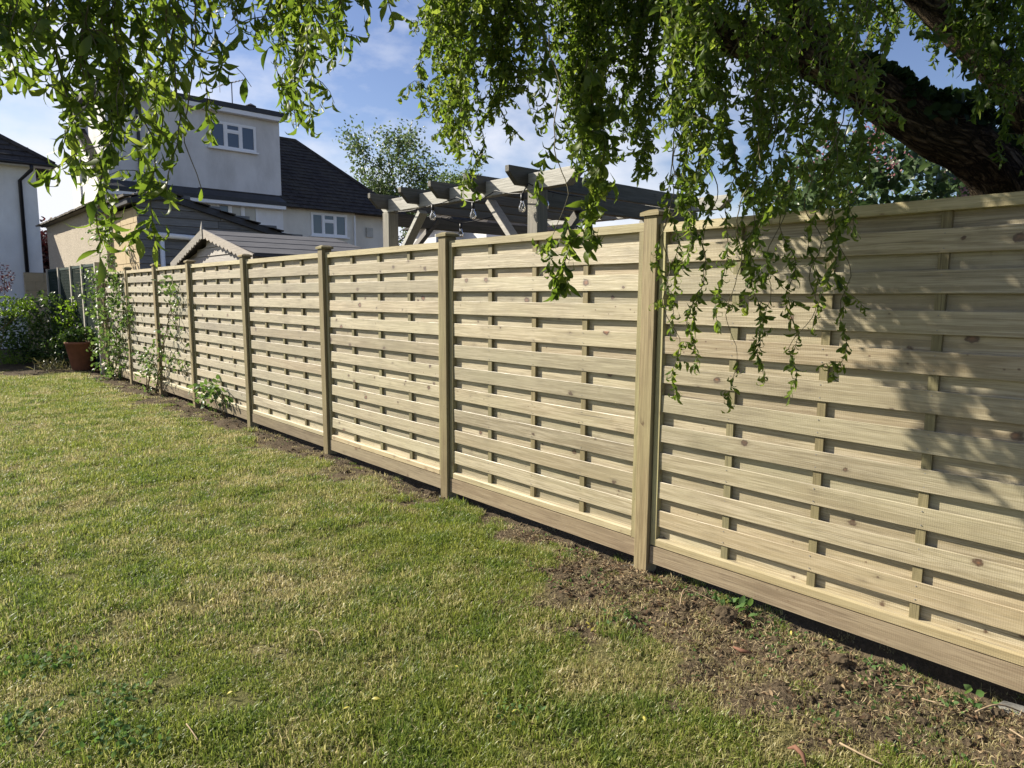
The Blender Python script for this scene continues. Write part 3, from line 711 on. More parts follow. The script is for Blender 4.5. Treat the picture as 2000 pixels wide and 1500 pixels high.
# dormer
dz1 = at(547, 232, y=YH+.25).z; dx1 = at(547, 300, y=YH+.25).x; dz0 = at(547, 384, y=YH+.25).z; dx0 = hx0+.22
dm = MB().box((dx0, YH+.25, ze-.3), (dx1, YH+4.6, dz1-.02)).build('dormer', M['grey_render'], mh)
MB().box((dx0-.25, YH-.05, dz1-.01), (dx1+.1, YH+4.8, dz1+.17)).build('flat_roof', M['lead'], dm)
MB().box((dx0-.2, YH-.03, dz1-.16), (dx1+.05, YH+.245, dz1-.013)).build('fascia', M['upvc'], dm)
MB().prism([(YH-.36, ze-.02), (YH+.24, ze-.02), (YH+.24, dz0), (YH-.36, ze+.12)], 0, hx0-.1, xs-.01).build('lower_eaves', M['lead'], mh)
MB().box((hx0-.1, YH-.34, ze-.14), (xs-.02, YH-.005, ze-.023)).build('fascia', M['upvc'], mh)
wa = at(408, 245, y=YH+.2); wb = at(501, 299, y=YH+.2)
fr = window(mh, wa.x, wb.x, wb.z, at(408, 233, y=YH+.2).z, YH+.22, (.34, .66), (1, .68))
wa = at(423, 398, y=YH); wb = at(505, 455, y=YH)
window(mh, wa.x, wb.x, wb.z-.25, at(430, 396, y=YH).z, YH-.01, (.31, .62), backing=(1, 2))
wa = at(607, 414, y=YH); wb = at(678, 464, y=YH)
window(mh, wa.x, wb.x, wb.z, wa.z, YH+.01, (.33, .66), (1, .66))
wa = at(752, 430, y=YH+.35); wb = at(767, 464, y=YH+.35)
window(mh, wa.x, wa.x+.62, wb.z, wa.z, YH+.34, ())
MB().box((at(716, 460, y=YH+.3).x, YH+.27, at(716, 463, y=YH+.3).z), (at(728, 460, y=YH+.3).x, YH+.345, at(720, 445, y=YH+.3).z)).build('meter_box', M['meter'], mh)
for px_, py_ in ((538, 403), (573, 406)):
    p = at(px_, py_, y=YH-.0); MB().box((p.x-.11, YH-.03, p.z-.05), (p.x+.11, YH-.002, p.z+.06)).build('vent', M['meter'], mh)
MB().tube([(xq-.06, YH-.06, ze-.1), (xq-.06, YH-.06, .1)], .04, 6).build('downpipe', M['upvc'], mh)
MB().tube([(dx0+.95, YH+.18, dz1-.1), (dx0+.95, YH+.18, dz0)], .05, 6).build('drainpipe', M['black_plastic'], mh)
# gable chimney and side roof
p = at(171, 215, y=YH+3.6); ch = MB().box((hx0-.06, YH+3.2, ze-1), (hx0+.45, YH+4.1, p.z-.35)).build('chimney', M['white_render'], mh)
MB().box((hx0-.12, YH+3.12, p.z-.35), (hx0+.51, YH+4.18, p.z-.2)).build('chimney_crown', M['old_tile'], ch)
MB().lathe([(.15, 0), (.17, .3), (.2, .42), (.14, .45)], (hx0+.2, YH+3.6, p.z-.2), 10).build('chimney_pot', M['lead'], ch)
zgt = dz1-.7
MB().prism([(YH, ze+.003), (YH+4.8, ze+.003), (YH+4.8, zgt-.5), (YH+3.6, zgt)], 0, hx0, hx0+.25).build('gable', M['white_render'], mh)
vr = MB().prism([(YH-.3, ze-.02), (YH-.3, ze+.12), (YH+3.6, zgt+.14), (YH+3.6, zgt)], 0, hx0-.12, dx0-.01).build('side_roof', M['tile'], mh)
p = at(491, 236, y=YH+1.2); m = MB(); m.tube([(p.x, p.y, dz1), (p.x, p.y, dz1+.42)], .11, 8); m.lathe([(.0, .62), (.2, .52), (.2, .5), (0, .5)], (p.x, p.y, dz1), 10)
for a in range(4): m.tube([(p.x+.1*math.cos(a*1.57), p.y+.1*math.sin(a*1.57), dz1+.4), (p.x+.1*math.cos(a*1.57), p.y+.1*math.sin(a*1.57), dz1+.52)], .012, 4)
m.build('flue', M['lead'], mh)
p = at(454, 205, y=YH+2); q = at(453, 165, y=YH+2); b1 = at(429, 167, y=YH+2); b2 = at(476, 156, y=YH+2)
m = MB(); m.tube([(p.x, p.y, dz1), (p.x, p.y, q.z+.08)], .022, 5); m.tube([b1, b2], .016, 5)
for k in range(8):
    e = b1.lerp(b2, k/7); h = .42-.03*k; m.tube([e+Vector((0, -h, 0)), e+Vector((0, h, 0))], .009, 4)
m.tube([b1+Vector((0, 0, -.25)), b1+Vector((0, 0, .25))], .012, 4); m.build('aerial', M['metal'], mh)

# --- garage with pebbledashed side
GX_, GY0, GY1 = 3.32, at(206, 450, x=3.32).y, at(93, 470, x=3.32).y
zgw = at(205, 396, x=GX_).z
ga = empty('garage', (5, (GY0+GY1)/2, 0), 'low garage with pebbledashed side wall behind the trellis screen', 'garage')
MB().box((GX_, GY0, -.1), (5.0, GY1, zgw)).build('wall', M['pebbledash'], ga)
A, B = (GX_-.16, GY1+.15, zgw-.02), (GX_-.16, GY0-.10, zgw-.02); E1, E2 = (4.2, GY0-.10, zgw+.24), (4.2, GY1+.15, zgw+.24)
rf = MB().add([A, B, E1, E2, (5.1, GY0-.1, zgw-.02), (5.1, GY1+.15, zgw-.02)], [(0, 1, 2, 3), (3, 2, 4, 5), (1, 4, 2), (0, 3, 5), (0, 5, 4, 1)]).build('roof', M['old_tile'], ga)
tiles([A, B, E1, E2], .20, .24, .035, M['old_tile'], rf, lift=.05)
# --- timber clad outbuilding
BX = 3.42; BY = at(270, 470, x=BX).y
ob = empty('outbuilding', (5, BY+.8, 0), 'outbuilding with dark weathered board gable and beige block side wall', 'outbuilding')
zel = at(264, 378, x=BX-.05).z-.05; ap = at(318, 377, y=BY); lo = at(594, 470, y=BY)
MB().prism([(BX+.03, -.1), (lo.x, -.1), (lo.x, lo.z-.1), (ap.x, ap.z-.1), (BX+.03, zel-.12)], 1, BY+.04, GY0-.004).build('wall', M['mortar'], ob)
bh = .225; ncy = 14
for r in range(14):
    z0 = .0+r*(bh+.01)
    if z0+bh > zel-.06: break
    y = BY+(.0 if r % 2 else -.22); 
    while y < GY0-.05:
        a, b = max(BY+.0, y), min(GY0-.012, y+.44)
        if b-a > .06: m = MB(); m.box((BX-.004+random.uniform(0, .003), a, z0), (BX+.028, b, z0+bh)); m.build('block', M['block'], ob)
        y += .45
nb = 24; pit = (ap.z)/nb
for r in range(nb):
    z0, z1 = r*pit, (r+1)*pit-.008
    zm = z0+.02
    xa = BX+.0 if zm < zel-.05 else BX+(ap.x-BX)*(zm-zel)/(ap.z-zel)
    xb = lo.x if zm < lo.z else lo.x+(ap.x-lo.x)*(zm-lo.z)/(ap.z-lo.z)
    if xb-xa < .15: continue
    cut = random.choice((None, .35, .55, .72, .45))
    segs = [(xa, xb)] if cut is None or xb-xa < 1 else [(xa, xa+(xb-xa)*cut-.003), (xa+(xb-xa)*cut+.003, xb)]
    for a, b in segs:
        j = random.uniform(0, .008); m = MB(); m.add([(a, BY-.012-j, z0), (b, BY-.012-j, z0), (b, BY+.006-j, z1), (a, BY+.006-j, z1), (a, BY+.038, z0), (b, BY+.038, z0), (b, BY+.038, z1), (a, BY+.038, z1)],
              [(0, 1, 2, 3), (5, 4, 7, 6), (4, 0, 3, 7), (1, 5, 6, 2), (3, 2, 6, 7), (4, 5, 1, 0)]); m.build('board', M['board'], ob)
e = .1
L0, AP, R0 = (BX-.16, zel-.02), (ap.x, ap.z), (lo.x+.12, lo.z-.05)
rf = MB().prism([L0, AP, R0, (R0[0], R0[1]-.1), (AP[0], AP[1]-.11), (L0[0], L0[1]-.09)], 1, BY-.09, GY0+1.2).build('roof', M['lead'], ob)
tiles([(BX-.16, GY0+.0, zel), (BX-.16, BY-.09, zel), (ap.x, BY-.09, ap.z), (ap.x, GY0, ap.z)], .20, .2, .04, M['old_tile'], rf, lift=.05)
tiles([(R0[0], BY-.09, R0[1]), (R0[0], GY0+1.2, R0[1]), (ap.x, GY0+1.2, ap.z), (ap.x, BY-.09, ap.z)], .24, .25, .03, M['tile'], rf)
m = MB(); p = at(316, 470, y=BY-.06); q = at(312, 462, y=BY-.06); m.tube([(p.x, BY-.07, 0), (p.x, BY-.07, p.z)], .042, 8); m.tube([(q.x-.1, BY-.08, q.z+.03), (q.x+1.1, BY-.08, q.z-.01)], .05, 8)
m.build('white_downpipe', M['upvc'], ob, True)

# --- garden shed with scalloped bargeboards
SX = 3.55
pe = at(335, 516, x=SX); pn = at(490, 500, x=SX); pa = at(394, 457, x=SX); sxe = at(765, 490, y=pn.y).x
zs = (pe.z+pn.z)/2
sh = empty('garden_shed', (SX+1.5, (pe.y+pn.y)/2, 0), 'grey garden shed with scalloped bargeboards and felt roof behind the fence', 'shed')
yn, yf, ya = pn.y, pe.y, pa.y
m = MB(); m.prism([(yn+.18, -.05), (yf-.18, -.05), (yf-.18, zs+.05), (ya, pa.z-.10), (yn+.18, zs+.05)], 0, SX+.16, sxe-.1); m.build('wall', M['shed_board'], sh)
for r in range(20):
    z0 = r*.125; z1 = z0+.118; fz = lambda z: max(0, (z-zs)/(pa.z-zs))
    a = yn+.17+(ya-yn-.17)*fz(z1); b = yf-.17+(ya-yf+.17)*fz(z1)
    if b-a < .1: break
    MB().add([(SX+.125, a, z0), (SX+.125, b, z0), (SX+.14, b, z1), (SX+.14, a, z1), (SX+.158, a, z0), (SX+.158, b, z0), (SX+.158, b, z1), (SX+.158, a, z1)], [(0, 3, 2, 1), (4, 5, 6, 7), (0, 1, 5, 4), (3, 7, 6, 2), (0, 4, 7, 3), (1, 2, 6, 5)]).build('board', M['shed_board'], sh)
rt = .035
rf = MB().prism([(yn-.02, zs), (ya, pa.z), (yf+.02, zs), (yf+.02, zs+rt), (ya, pa.z+rt+.01), (yn-.02, zs+rt)], 0, SX+.03, sxe).build('roof', M['felt'], sh)
for i in range(4):
    u0_, u1_ = i/4, (i+1)/4+.03; P0 = lambda u: (yn-.03+(ya-yn+.03)*u, zs+rt+(pa.z-zs+.01)*u)
    a, b = P0(u0_), P0(min(1, u1_)); o_ = .008+.003*i
    MB().add([(SX+.02, a[0], a[1]+o_+.004), (sxe+.02, a[0], a[1]+o_+.004), (sxe+.02, b[0], b[1]+o_-.001), (SX+.02, b[0], b[1]+o_-.001), (SX+.02, a[0], a[1]), (sxe+.02, a[0], a[1])], [(0, 1, 2, 3), (4, 5, 1, 0)]).build('felt_strip', M['felt'], rf)
for (y0_, y1_) in ((yf+.06, ya), (yn-.06, ya)):
    ns = 13; top = []; bot = []
    for i in range(ns*4+1):
        u = i/(ns*4); y = y0_+(y1_-y0_)*u; z = zs-.02+(pa.z-zs+.05)*u; top.append((y, z+.045)); sca = abs(math.sin(u*ns*math.pi))*.035; bot.append((y, z-.055-sca))
    m = MB(); n = len(top)
    vs = [(SX, *p) for p in top]+[(SX, *p) for p in bot]+[(SX+.022, *p) for p in top]+[(SX+.022, *p) for p in bot]
    fs = []
    for i in range(n-1): fs += [(i, i+1, n+i+1, n+i), (2*n+i+1, 2*n+i, 3*n+i, 3*n+i+1), (i+1, i, 2*n+i, 2*n+i+1), (n+i, n+i+1, 3*n+i+1, 3*n+i)]
    m.add(vs, fs); m.build('bargeboard', M['barge'], sh)
m = MB(); z = pa.z-.07; m.add([(SX-.012, ya-.035, z), (SX-.012, ya+.035, z), (SX+.022, ya+.035, z), (SX+.022, ya-.035, z), (SX-.012, ya-.03, z+.14), (SX-.012, ya+.03, z+.14), (SX+.022, ya+.03, z+.14), (SX+.022, ya-.03, z+.14), (SX+.005, ya, z+.26)],
      [(0, 3, 2, 1), (0, 1, 5, 4), (1, 2, 6, 5), (2, 3, 7, 6), (3, 0, 4, 7), (4, 5, 8), (5, 6, 8), (6, 7, 8), (7, 4, 8)]); m.build('finial', M['barge'], sh)

# --- white house beyond the pergola
Y2 = 31.; c = at(868, 445, y=Y2); zq = at(868, 442, y=Y2).z; xb2 = c.x+12
h2 = empty('house', (c.x+6, Y2+4, 0), 'white house with brown tiled roof seen below the pergola beams', 'house')
yb2 = at(800, 470, x=c.x).y
MB().box((c.x, Y2, -.1), (xb2, yb2, zq)).build('wall', M['white_render'], h2)
xm = at(950, 440, y=Y2-2.2).x
MB().box((xm, Y2-2.2, -.1), (xm+7, Y2-.004, zq)).build('bay', M['white_render'], h2)
A, B, C_, D_ = (c.x-.35, Y2-.35, zq), (xb2+.3, Y2-.35, zq), (xb2+.3, yb2+.3, zq), (c.x-.35, yb2+.3, zq); ym = (Y2+yb2)/2
E1, E2 = (c.x+3.4, ym, zq+2.3), (xb2-3.4, ym, zq+2.3)
rf = MB().add([A, B, C_, D_, E1, E2], [(0, 1, 5, 4), (1, 2, 5), (2, 3, 4, 5), (3, 0, 4), (3, 2, 1, 0)]).build('roof', M['tile'], h2)
tiles([A, B, E2, E1], .3, .3, .04, M['tile'], rf); tiles([D_, A, E1], .3, .3, .04, M['tile'], rf)
A, B, E = (xm-.3, Y2-2.5, zq), (xm+7.3, Y2-2.5, zq), (xm+3.5, Y2+1, zq+1.7)
MB().add([A, B, (xm+7.3, Y2+1, zq), (xm-.3, Y2+1, zq), E], [(0, 1, 4), (1, 2, 4), (3, 0, 4), (3, 2, 1, 0)]).build('bay_roof', M['tile'], h2)
MB().box((c.x-.33, Y2-.33, zq-.16), (xm-.31, Y2-.005, zq-.01)).build('fascia', M['upvc'], h2)
wa = at(936, 450, y=Y2); window(h2, xm-1.75, xm-.55, zq-1.6, zq-.45, Y2-.01, (.5,), (1, .6))
window(h2, xm+.9, xm+2.7, zq-1.7, zq-.5, Y2-2.21, (.33, .66))
# --- red roofed house far right
p = at(1450, 440, y=16.)
h3 = empty('house', (p.x+4, 20, 0), 'house with red tiled roof mostly hidden behind the willow', 'house')
MB().box((p.x-1.5, 16, -.1), (p.x+9, 23, 2.9)).build('wall', M['cream_render'], h3)
MB().prism([(15.7, 2.9), (23.3, 2.9), (19.5, 5.0)], 0, p.x-1.8, p.x+9.3).build('roof', M['red_tile'], h3)

# --- low wall and trellis screen by the garage
p0 = at(58, 560, y=23.2); p1 = at(96, 560, y=23.2)
lw = empty('garden_wall', ((p0.x+p1.x)/2, 23.2, 0), 'short tan block wall in the gap between the left house and garage', 'wall')
zt_ = at(75, 531, y=23.2).z
MB().box((p0.x-.1, 23.22, -.1), (p1.x+.2, 23.4, zt_-.02)).build('core', M['mortar'], lw)
for r in range(9):
    z0 = r*.235; z1 = min(z0+.225, zt_)
    if z1-z0 < .05: break
    x = p0.x-.1-(r % 2)*.2
    while x < p1.x+.18:
        a, b = max(x, p0.x-.1), min(x+.44, p1.x+.18)
        if b-a > .05: MB().box((a, 23.2-random.uniform(0, .006), z0), (b, 23.218, z1)).build('block', M['block'], lw)
        x += .45
TX = 3.16; ts = empty('trellis_screen', (TX, 18, 0), 'dark green trellis panels between pale posts in front of the garage', 'trellis')
def tr_y(px_): return at(px_, 560, x=TX).y
edges = [97, 119, 143, 165, 192]
tz = at(140, 521, x=TX).z
for px_ in edges:
    y = tr_y(px_); MB().box((TX-.05, y-.05, -.1), (TX+.05, y+.05, tz+.02)).build('post', M['grey_post'], ts)
for a, b in zip(edges[:-1], edges[1:]):
    y1, y0_ = tr_y(a)-.06, tr_y(b)+.06
    fr = MB(); 
    for q in ((y0_, y0_+.04), (y1-.04, y1)): fr.box((TX-.02, q[0], .1), (TX+.02, q[1], tz))
    fr.box((TX-.02, y0_+.04, tz-.05), (TX+.02, y1-.04, tz)); fr.box((TX-.02, y0_+.04, .1), (TX+.02, y1-.04, .15)); fo = fr.build('trellis_panel', M['trellis'], ts)
    m = MB(); Wd_, Ht = y1-y0_, tz-.1; k = -Ht
    while k < Wd_+Ht:
        for s in (1, -1):
            # diagonal lath clipped to the panel
            pts = []
            for tt in np.linspace(0, 1, 60):
                zz = tt*Ht; yy = k+s*zz*.62+(0 if s > 0 else 0)
                if .03 < yy < Wd_-.03: pts.append((yy, zz))
            if len(pts) > 2:
                (ya_, za_), (yb_, zb_) = pts[0], pts[-1]; xx = TX+.006*s
                m.bar((xx, y0_+ya_, .1+za_), (xx, y0_+yb_, .1+zb_), .022, .008, (1, 0, 0))
        k += .085
    m.build('lattice', M['trellis'], fo, kind='stuff')

#@@PERGOLA
# ------------------------------------------------------------------ pergola
PX0, PX1, PYa, PYb = 4.06, 6.25, 4.18, 6.42
ptop = at(990, 322, x=3.80).z                            # top of the rafters
pg = empty('pergola', ((PX0+PX1)/2, (PYa+PYb)/2, 0), 'weathered grey timber pergola with notched rafters behind the fence', 'pergola')
rh = .145; bh = .15; zb1 = ptop-.01; 
def rafter(y):
    z1 = ptop; z0 = ptop-rh; xa, xb = 3.80, PX1+.32
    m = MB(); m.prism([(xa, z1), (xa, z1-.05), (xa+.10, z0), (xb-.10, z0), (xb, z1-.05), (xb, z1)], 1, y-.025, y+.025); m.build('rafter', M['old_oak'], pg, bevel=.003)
for px_ in (720, 780, 838, 908, 990):
    rafter(at(px_, 350, x=3.80).y)
for x in (PX0, PX1):
    m = MB(); za, zb_ = zb1-bh-.015, zb1-.032; ya, yb_ = 3.72, PYb+.16
    m.prism([(ya, zb1-.035), (ya, zb1-.08), (ya+.1, za), (yb_-.1, za), (yb_, zb1-.08), (yb_, zb1-.035)], 0, x-.045, x+.045) if False else m.add(
        [(xx, yy, zz) for xx in (x-.045, x+.045) for yy, zz in ((ya, zb1-.035), (ya, zb1-.085), (ya+.1, za), (yb_-.1, za), (yb_, zb1-.085), (yb_, zb1-.035))],
        [(0, 1, 2, 3, 4, 5), (11, 10, 9, 8, 7, 6)]+[(i, 6+i, 6+(i+1) % 6, (i+1) % 6) for i in range(6)])
    m.build('beam', M['old_oak_sunlit'], pg, bevel=.003)
zc = zb1-bh-.015
for x in (PX0, PX1):
    for y in (PYa, PYb):
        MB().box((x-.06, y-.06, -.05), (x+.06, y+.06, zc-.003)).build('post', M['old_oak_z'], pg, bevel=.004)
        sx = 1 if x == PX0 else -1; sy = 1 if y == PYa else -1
        MB().bar((x, y+sy*.06, zc-.62), (x, y+sy*.60, zc-.04), .045, .10, (1, 0, 0)).build('brace', M['old_oak_sunlit'], pg, bevel=.003)
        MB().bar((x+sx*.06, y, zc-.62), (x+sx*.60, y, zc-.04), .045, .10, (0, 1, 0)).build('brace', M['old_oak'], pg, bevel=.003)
for y in (PYa, PYb):
    MB().box((PX0+.065, y-.04, zc-.135), (PX1-.065, y+.04, zc-.004)).build('cross_beam', M['old_oak'], pg, bevel=.003)
# festoon lights
fl = empty('string_lights', (PX0-.05, 5, zc), 'string of clear bulbs on black cable hung along the pergola', 'string lights')
bulbs = [(845, 415, 3.93), (924, 411, 3.93), (1020, 394, 3.93), (1066, 388, 4.12), (900, 452, 4.6), (1117, 440, 5.6)]
def bulb(p):
    MB().lathe([(0, 0), (.014, 0), (.016, -.05), (.013, -.055), (0, -.055)], p, 10).build('bulb_holder', M['bulb_cap'], fl, True)
    MB().lathe([(0, -.052), (.012, -.056), (.016, -.075), (.027, -.10), (.030, -.122), (.022, -.145), (.0, -.152)], p, 12).build('bulb', M['bulb'], fl, True)
    MB().tube([p+Vector((0, 0, -.06)), p+Vector((.004, 0, -.09)), p+Vector((-.004, 0, -.12))], .0022, 4).build('filament', M['metal'], fl)
bp = [at(px_, py_-16, x=x) for px_, py_, x in bulbs]
for p in bp: bulb(p)
def cable(pts, sag=.08):
    out = []
    for a, b in zip(pts[:-1], pts[1:]):
        for i in range(8):
            u = i/8; p = a.lerp(b, u); p.z -= sag*4*u*(1-u)*(b-a).length*.35; out.append(p)
    return out+[pts[-1]]
m = MB(); up_ = lambda px_, py_, x: at(px_, py_, x=x)
m.tube(cable([up_(770, 412, 3.98), up_(815, 408, 3.95), bp[0], up_(893, 385, 3.93), bp[1], up_(968, 372, 3.93), bp[2], up_(1032, 358, 3.98), bp[3], up_(1150, 385, 4.3)]), .005, 5)
m.tube(cable([up_(860, 425, 4.3), bp[4], up_(985, 415, 4.8)]), .005, 5)
m.tube(cable([up_(1050, 430, 5.2), bp[5], up_(1200, 430, 5.8)]), .005, 5)
m.build('cable', M['bulb_cap'], fl, True)

#@@TREES
# ------------------------------------------------------------------ willow
wil = empty('willow_tree', (5.25, .35, 0), 'corkscrew willow with leaning trunk behind the fence and leafy branches hanging over the lawn', 'tree')
def smooth(pts, rads, n=6):
    P = [Vector(p) for p in pts]; out = []; rr = []
    for i in range(len(P)-1):
        p0, p1, p2, p3 = P[max(i-1, 0)], P[i], P[i+1], P[min(i+2, len(P)-1)]
        for k in range(n):
            t_ = k/n; out.append(.5*((2*p1)+(p2-p0)*t_+(2*p0-5*p1+4*p2-p3)*t_**2+(3*p1-p0-3*p2+p3)*t_**3)); rr.append(rads[i]+(rads[i+1]-rads[i])*t_)
    return out+[P[-1]], rr+[rads[-1]]
def limb(name, pts, rads, parent=wil, lump=.10, n=14, seg=7, mat='bark'):
    from mathutils import noise
    p, r = smooth(pts, rads, seg); m = MB(); m.tube(p, r, n)
    if lump:
        v2 = []
        for i, v in enumerate(m.v):
            c_ = p[min(i//n, len(p)-1)]; d_ = Vector(v)-c_; k = 1+lump*noise.noise(Vector(v)*5.)+lump*.8*noise.noise(Vector(v)*13)
            v2.append(tuple(c_+d_*k))
        m.v = v2
    o = m.build(name, M[mat], parent, True); ln = [0.]
    for a, b in zip(p[:-1], p[1:]): ln.append(ln[-1]+(b-a).length)
    bk = [c_ for i in range(len(p)) for k in range(n) for c_ in (r[i]*math.cos(6.2832*k/n), r[i]*math.sin(6.2832*k/n), ln[i])]
    at_ = o.data.attributes.new('bk', 'FLOAT_VECTOR', 'POINT'); at_.data.foreach_set('vector', bk)
    return o
tr_pts = [(5.45, .1, -.1), (5.3, .35, .8), at(2020, 470, x=5.0), at(1925, 315, x=4.65), at(1800, 245, x=4.3), at(1680, 165, x=4.05), at(1560, 105, x=3.8), at(1440, 75, x=3.55), at(1300, 20, x=3.3)]
limb('trunk', tr_pts+[(2.5, 2.6, 3.7), (1.6, 2.9, 4.3)], [.27, .22, .175, .145, .125, .118, .105, .09, .075, .06, .04], lump=.12, n=18)
lb2 = [(5.3, .35, .8), (5.3, .3, 1.9), at(2080, 300, x=4.5), at(1975, 165, x=4.25), at(1880, 75, x=4.1), at(1790, -15, x=3.95), at(1700, -110, x=3.7), (2.9, 2.3, 4.4)]
limb('bough', lb2, [.17, .14, .105, .08, .07, .062, .055, .04])
limb('bough', [at(1440, 75, x=3.55), (2.9, 2.9, 3.55), (2.2, 3.4, 3.9), (1.5, 3.6, 4.2)], [.10, .075, .055, .03])
limb('bough', [(2.5, 2.6, 3.7), (1.6, 2.3, 3.5), (.9, 2.0, 3.3), (.4, 1.8, 3.1), (.1, 1.7, 2.95)], [.07, .06, .045, .03, .02])
limb('bough', [(1.6, 2.9, 4.3), (1.1, 2.4, 3.9), (.9, 1.9, 3.4), (.75, 1.6, 3.0)], [.05, .04, .03, .02])
limb('bough', [at(1660, 160, x=4.05), (3.7, 2.0, 3.2), (3.2, 2.5, 3.5), (2.7, 3.1, 3.4)], [.10, .07, .05, .03])
limb('bough', [at(1560, 105, x=3.8), (3.2, 1.7, 3.3), (2.7, 1.4, 3.5), (2.2, 1.2, 3.6)], [.09, .065, .045, .03])

rs = random.Random(21)
def strand_path(p_end, length, wob=.022, lean=(0, 0)):
    """from the tip upwards; returned from top to tip, wobbling like a corkscrew"""
    n = max(4, int(length/.028)); f1, f2, a1, a2 = rs.uniform(14, 26), rs.uniform(5, 9), rs.uniform(0, 6.28), rs.uniform(0, 6.28)
    out = []; dx = dy = 0
    for i in range(n+1):
        s_ = length*i/n; dx += rs.gauss(0, .0035); dy += rs.gauss(0, .0035); k = min(1, s_/.12+.3)
        out.append(Vector((p_end.x+dx+lean[0]*s_+wob*k*math.cos(f1*s_+a1)+wob*1.1*math.cos(f2*s_+a2), p_end.y+dy+lean[1]*s_+wob*k*math.sin(f1*s_+a1)+wob*1.1*math.sin(f2*s_+a2), p_end.z+s_)))
    return out[::-1]
NEAR = []
def strand(tip, length, leafy=1., lsz=.05, twl=.15, dens=1., wob=.022, bare=0., lean=(0, 0), near=False, tone=0.):
    """one hanging branch: twig, side twiglets, leaves"""
    path = strand_path(tip, length, wob, lean); m = MB(); n = len(path)
    m.tube(path, [.0028-.0018*i/n for i in range(n)], 4, False)
    LP, LD = [], []
    def leafing(pth, step):
        acc = 0
        for i in range(1, len(pth)):
            acc += (pth[i]-pth[i-1]).length
            while acc >= step:
                acc -= step
                if rs.random() < leafy:
                    a = rs.uniform(0, 6.283); dr = Vector((math.cos(a)*.62, math.sin(a)*.62, rs.uniform(-1.6, -.15))); LP.append(pth[i-1].lerp(pth[i], rs.random())); LD.append(dr)
    i0 = int(bare*n)
    leafing(path[i0:], (.0082 if near else .0068)/dens)
    k = i0+2
    while k < n-1:
        if rs.random() < .62*dens:
            l2 = twl*rs.uniform(.4, 1.3); a = rs.uniform(0, 6.283); p = path[k].copy(); tw = [p.copy()]; d_ = Vector((math.cos(a), math.sin(a), rs.uniform(-.1, .5)))
            ns = max(3, int(l2/.028))
            for j in range(ns):
                d_ = (d_+Vector((rs.gauss(0, .33), rs.gauss(0, .33), -.24+rs.gauss(0, .2)))).normalized(); p = p+d_*.028; tw.append(p.copy())
            m.tube(tw, [.0014-.0007*q/ns for q in range(len(tw))], 3, False); leafing(tw, .0092 if near else .0078)
        k += max(2, int(rs.uniform(2, 5)/dens))
    if rs.random() < .9: LP.append(path[-1]); LD.append(Vector((rs.gauss(0, .3), rs.gauss(0, .3), -1)))
    hb = m.build('hanging_branch', M['twig'], wil)
    if not LP: return hb
    nl = len(LP); Ln = lsz*RNG.uniform(.55, 1.25, nl); Wd = Ln*(RNG.uniform(.19, .30, nl) if near else RNG.uniform(.25, .40, nl))
    bv = np.clip(RNG.normal(.45+tone, .24, nl), 0, 1)
    P = np.array([p[:] for p in LP]); Dn = np.array([d_[:] for d_ in LD]); Nn = RNG.normal(size=(nl, 3))
    if near: NEAR.append((hb, P, Dn, Nn, Ln, Wd, bv))
    else: soup('leaves', WIL, P, Dn, Nn, Ln, Wd, M['willow'], hb, bv)
    return hb
def curtain(xs_, prof, dist, count, topz, bw=62, **k):
    """strands spread over a run of bearings; prof gives where their tips hang"""
    nb = max(2, int((xs_[1]-xs_[0])/bw)); bun = [(xs_[0]+(xs_[1]-xs_[0])*(b+rs.uniform(.2, .8))/nb, rs.uniform(*dist), rs.uniform(.80, 1.04)) for b in range(nb)]
    for i in range(count):
        bx, bd, bf = bun[i % nb]; px_ = min(max(bx+rs.gauss(0, bw*.26), xs_[0]), xs_[1]); py_ = float(np.interp(px_, [a for a, b in prof], [b for a, b in prof]))
        frac = 1-rs.random()**1.6*.85 if rs.random() < .62 else rs.uniform(.15, 1)
        py_ = -60+(py_+60)*frac*bf
        dd = min(max(bd+rs.gauss(0, .13), dist[0]), dist[1]); tip = at(px_, py_, d=dd)
        tz_ = max(topz*rs.uniform(.95, 1.05), tip.z+.15); strand(tip, min(tz_-tip.z, 2.2), **k)
# left, close over the lawn
pl = [(-60, 260), (0, 235), (25, 205), (60, 185), (95, 205), (110, 300), (130, 320), (160, 260), (185, 380), (215, 400), (250, 385), (275, 400), (300, 370), (325, 345), (340, 300), (360, 210), (405, 245), (430, 150), (470, 120), (505, 100), (530, 60)]
curtain((-120, 335), pl, (1.45, 1.95), 36, 2.72, near=True, dens=.9, lsz=.047, twl=.15)
curtain((335, 520), pl, (1.42, 1.8), 13, 2.68, near=True, dens=.75, lsz=.047, twl=.12)
pr = [(530, 60), (548, 200), (570, 238), (600, 245), (625, 250), (640, 180), (660, 150), (684, 70)]
curtain((545, 678), pr, (1.75, 2.2), 15, 2.75, near=True, dens=1.05, lsz=.047, twl=.13)
for px_, py_, dd, ln in ((208, 500, 1.6, .85), (286, 470, 1.55, .75), (203, 455, 1.62, .8), (340, 375, 1.55, .5), (122, 318, 1.5, .6), (590, 245, 1.9, .5), (622, 250, 1.95, .5)):
    strand(at(px_, py_, d=dd), ln, near=True, dens=1.0, lsz=.050, twl=.09, wob=.012)
strand(at(396, 366, d=1.55), .6, leafy=.12, dens=.5, bare=0, near=True, wob=.014)
strand(at(745, 22, d=1.9), .3, near=True, dens=.8, twl=.05)
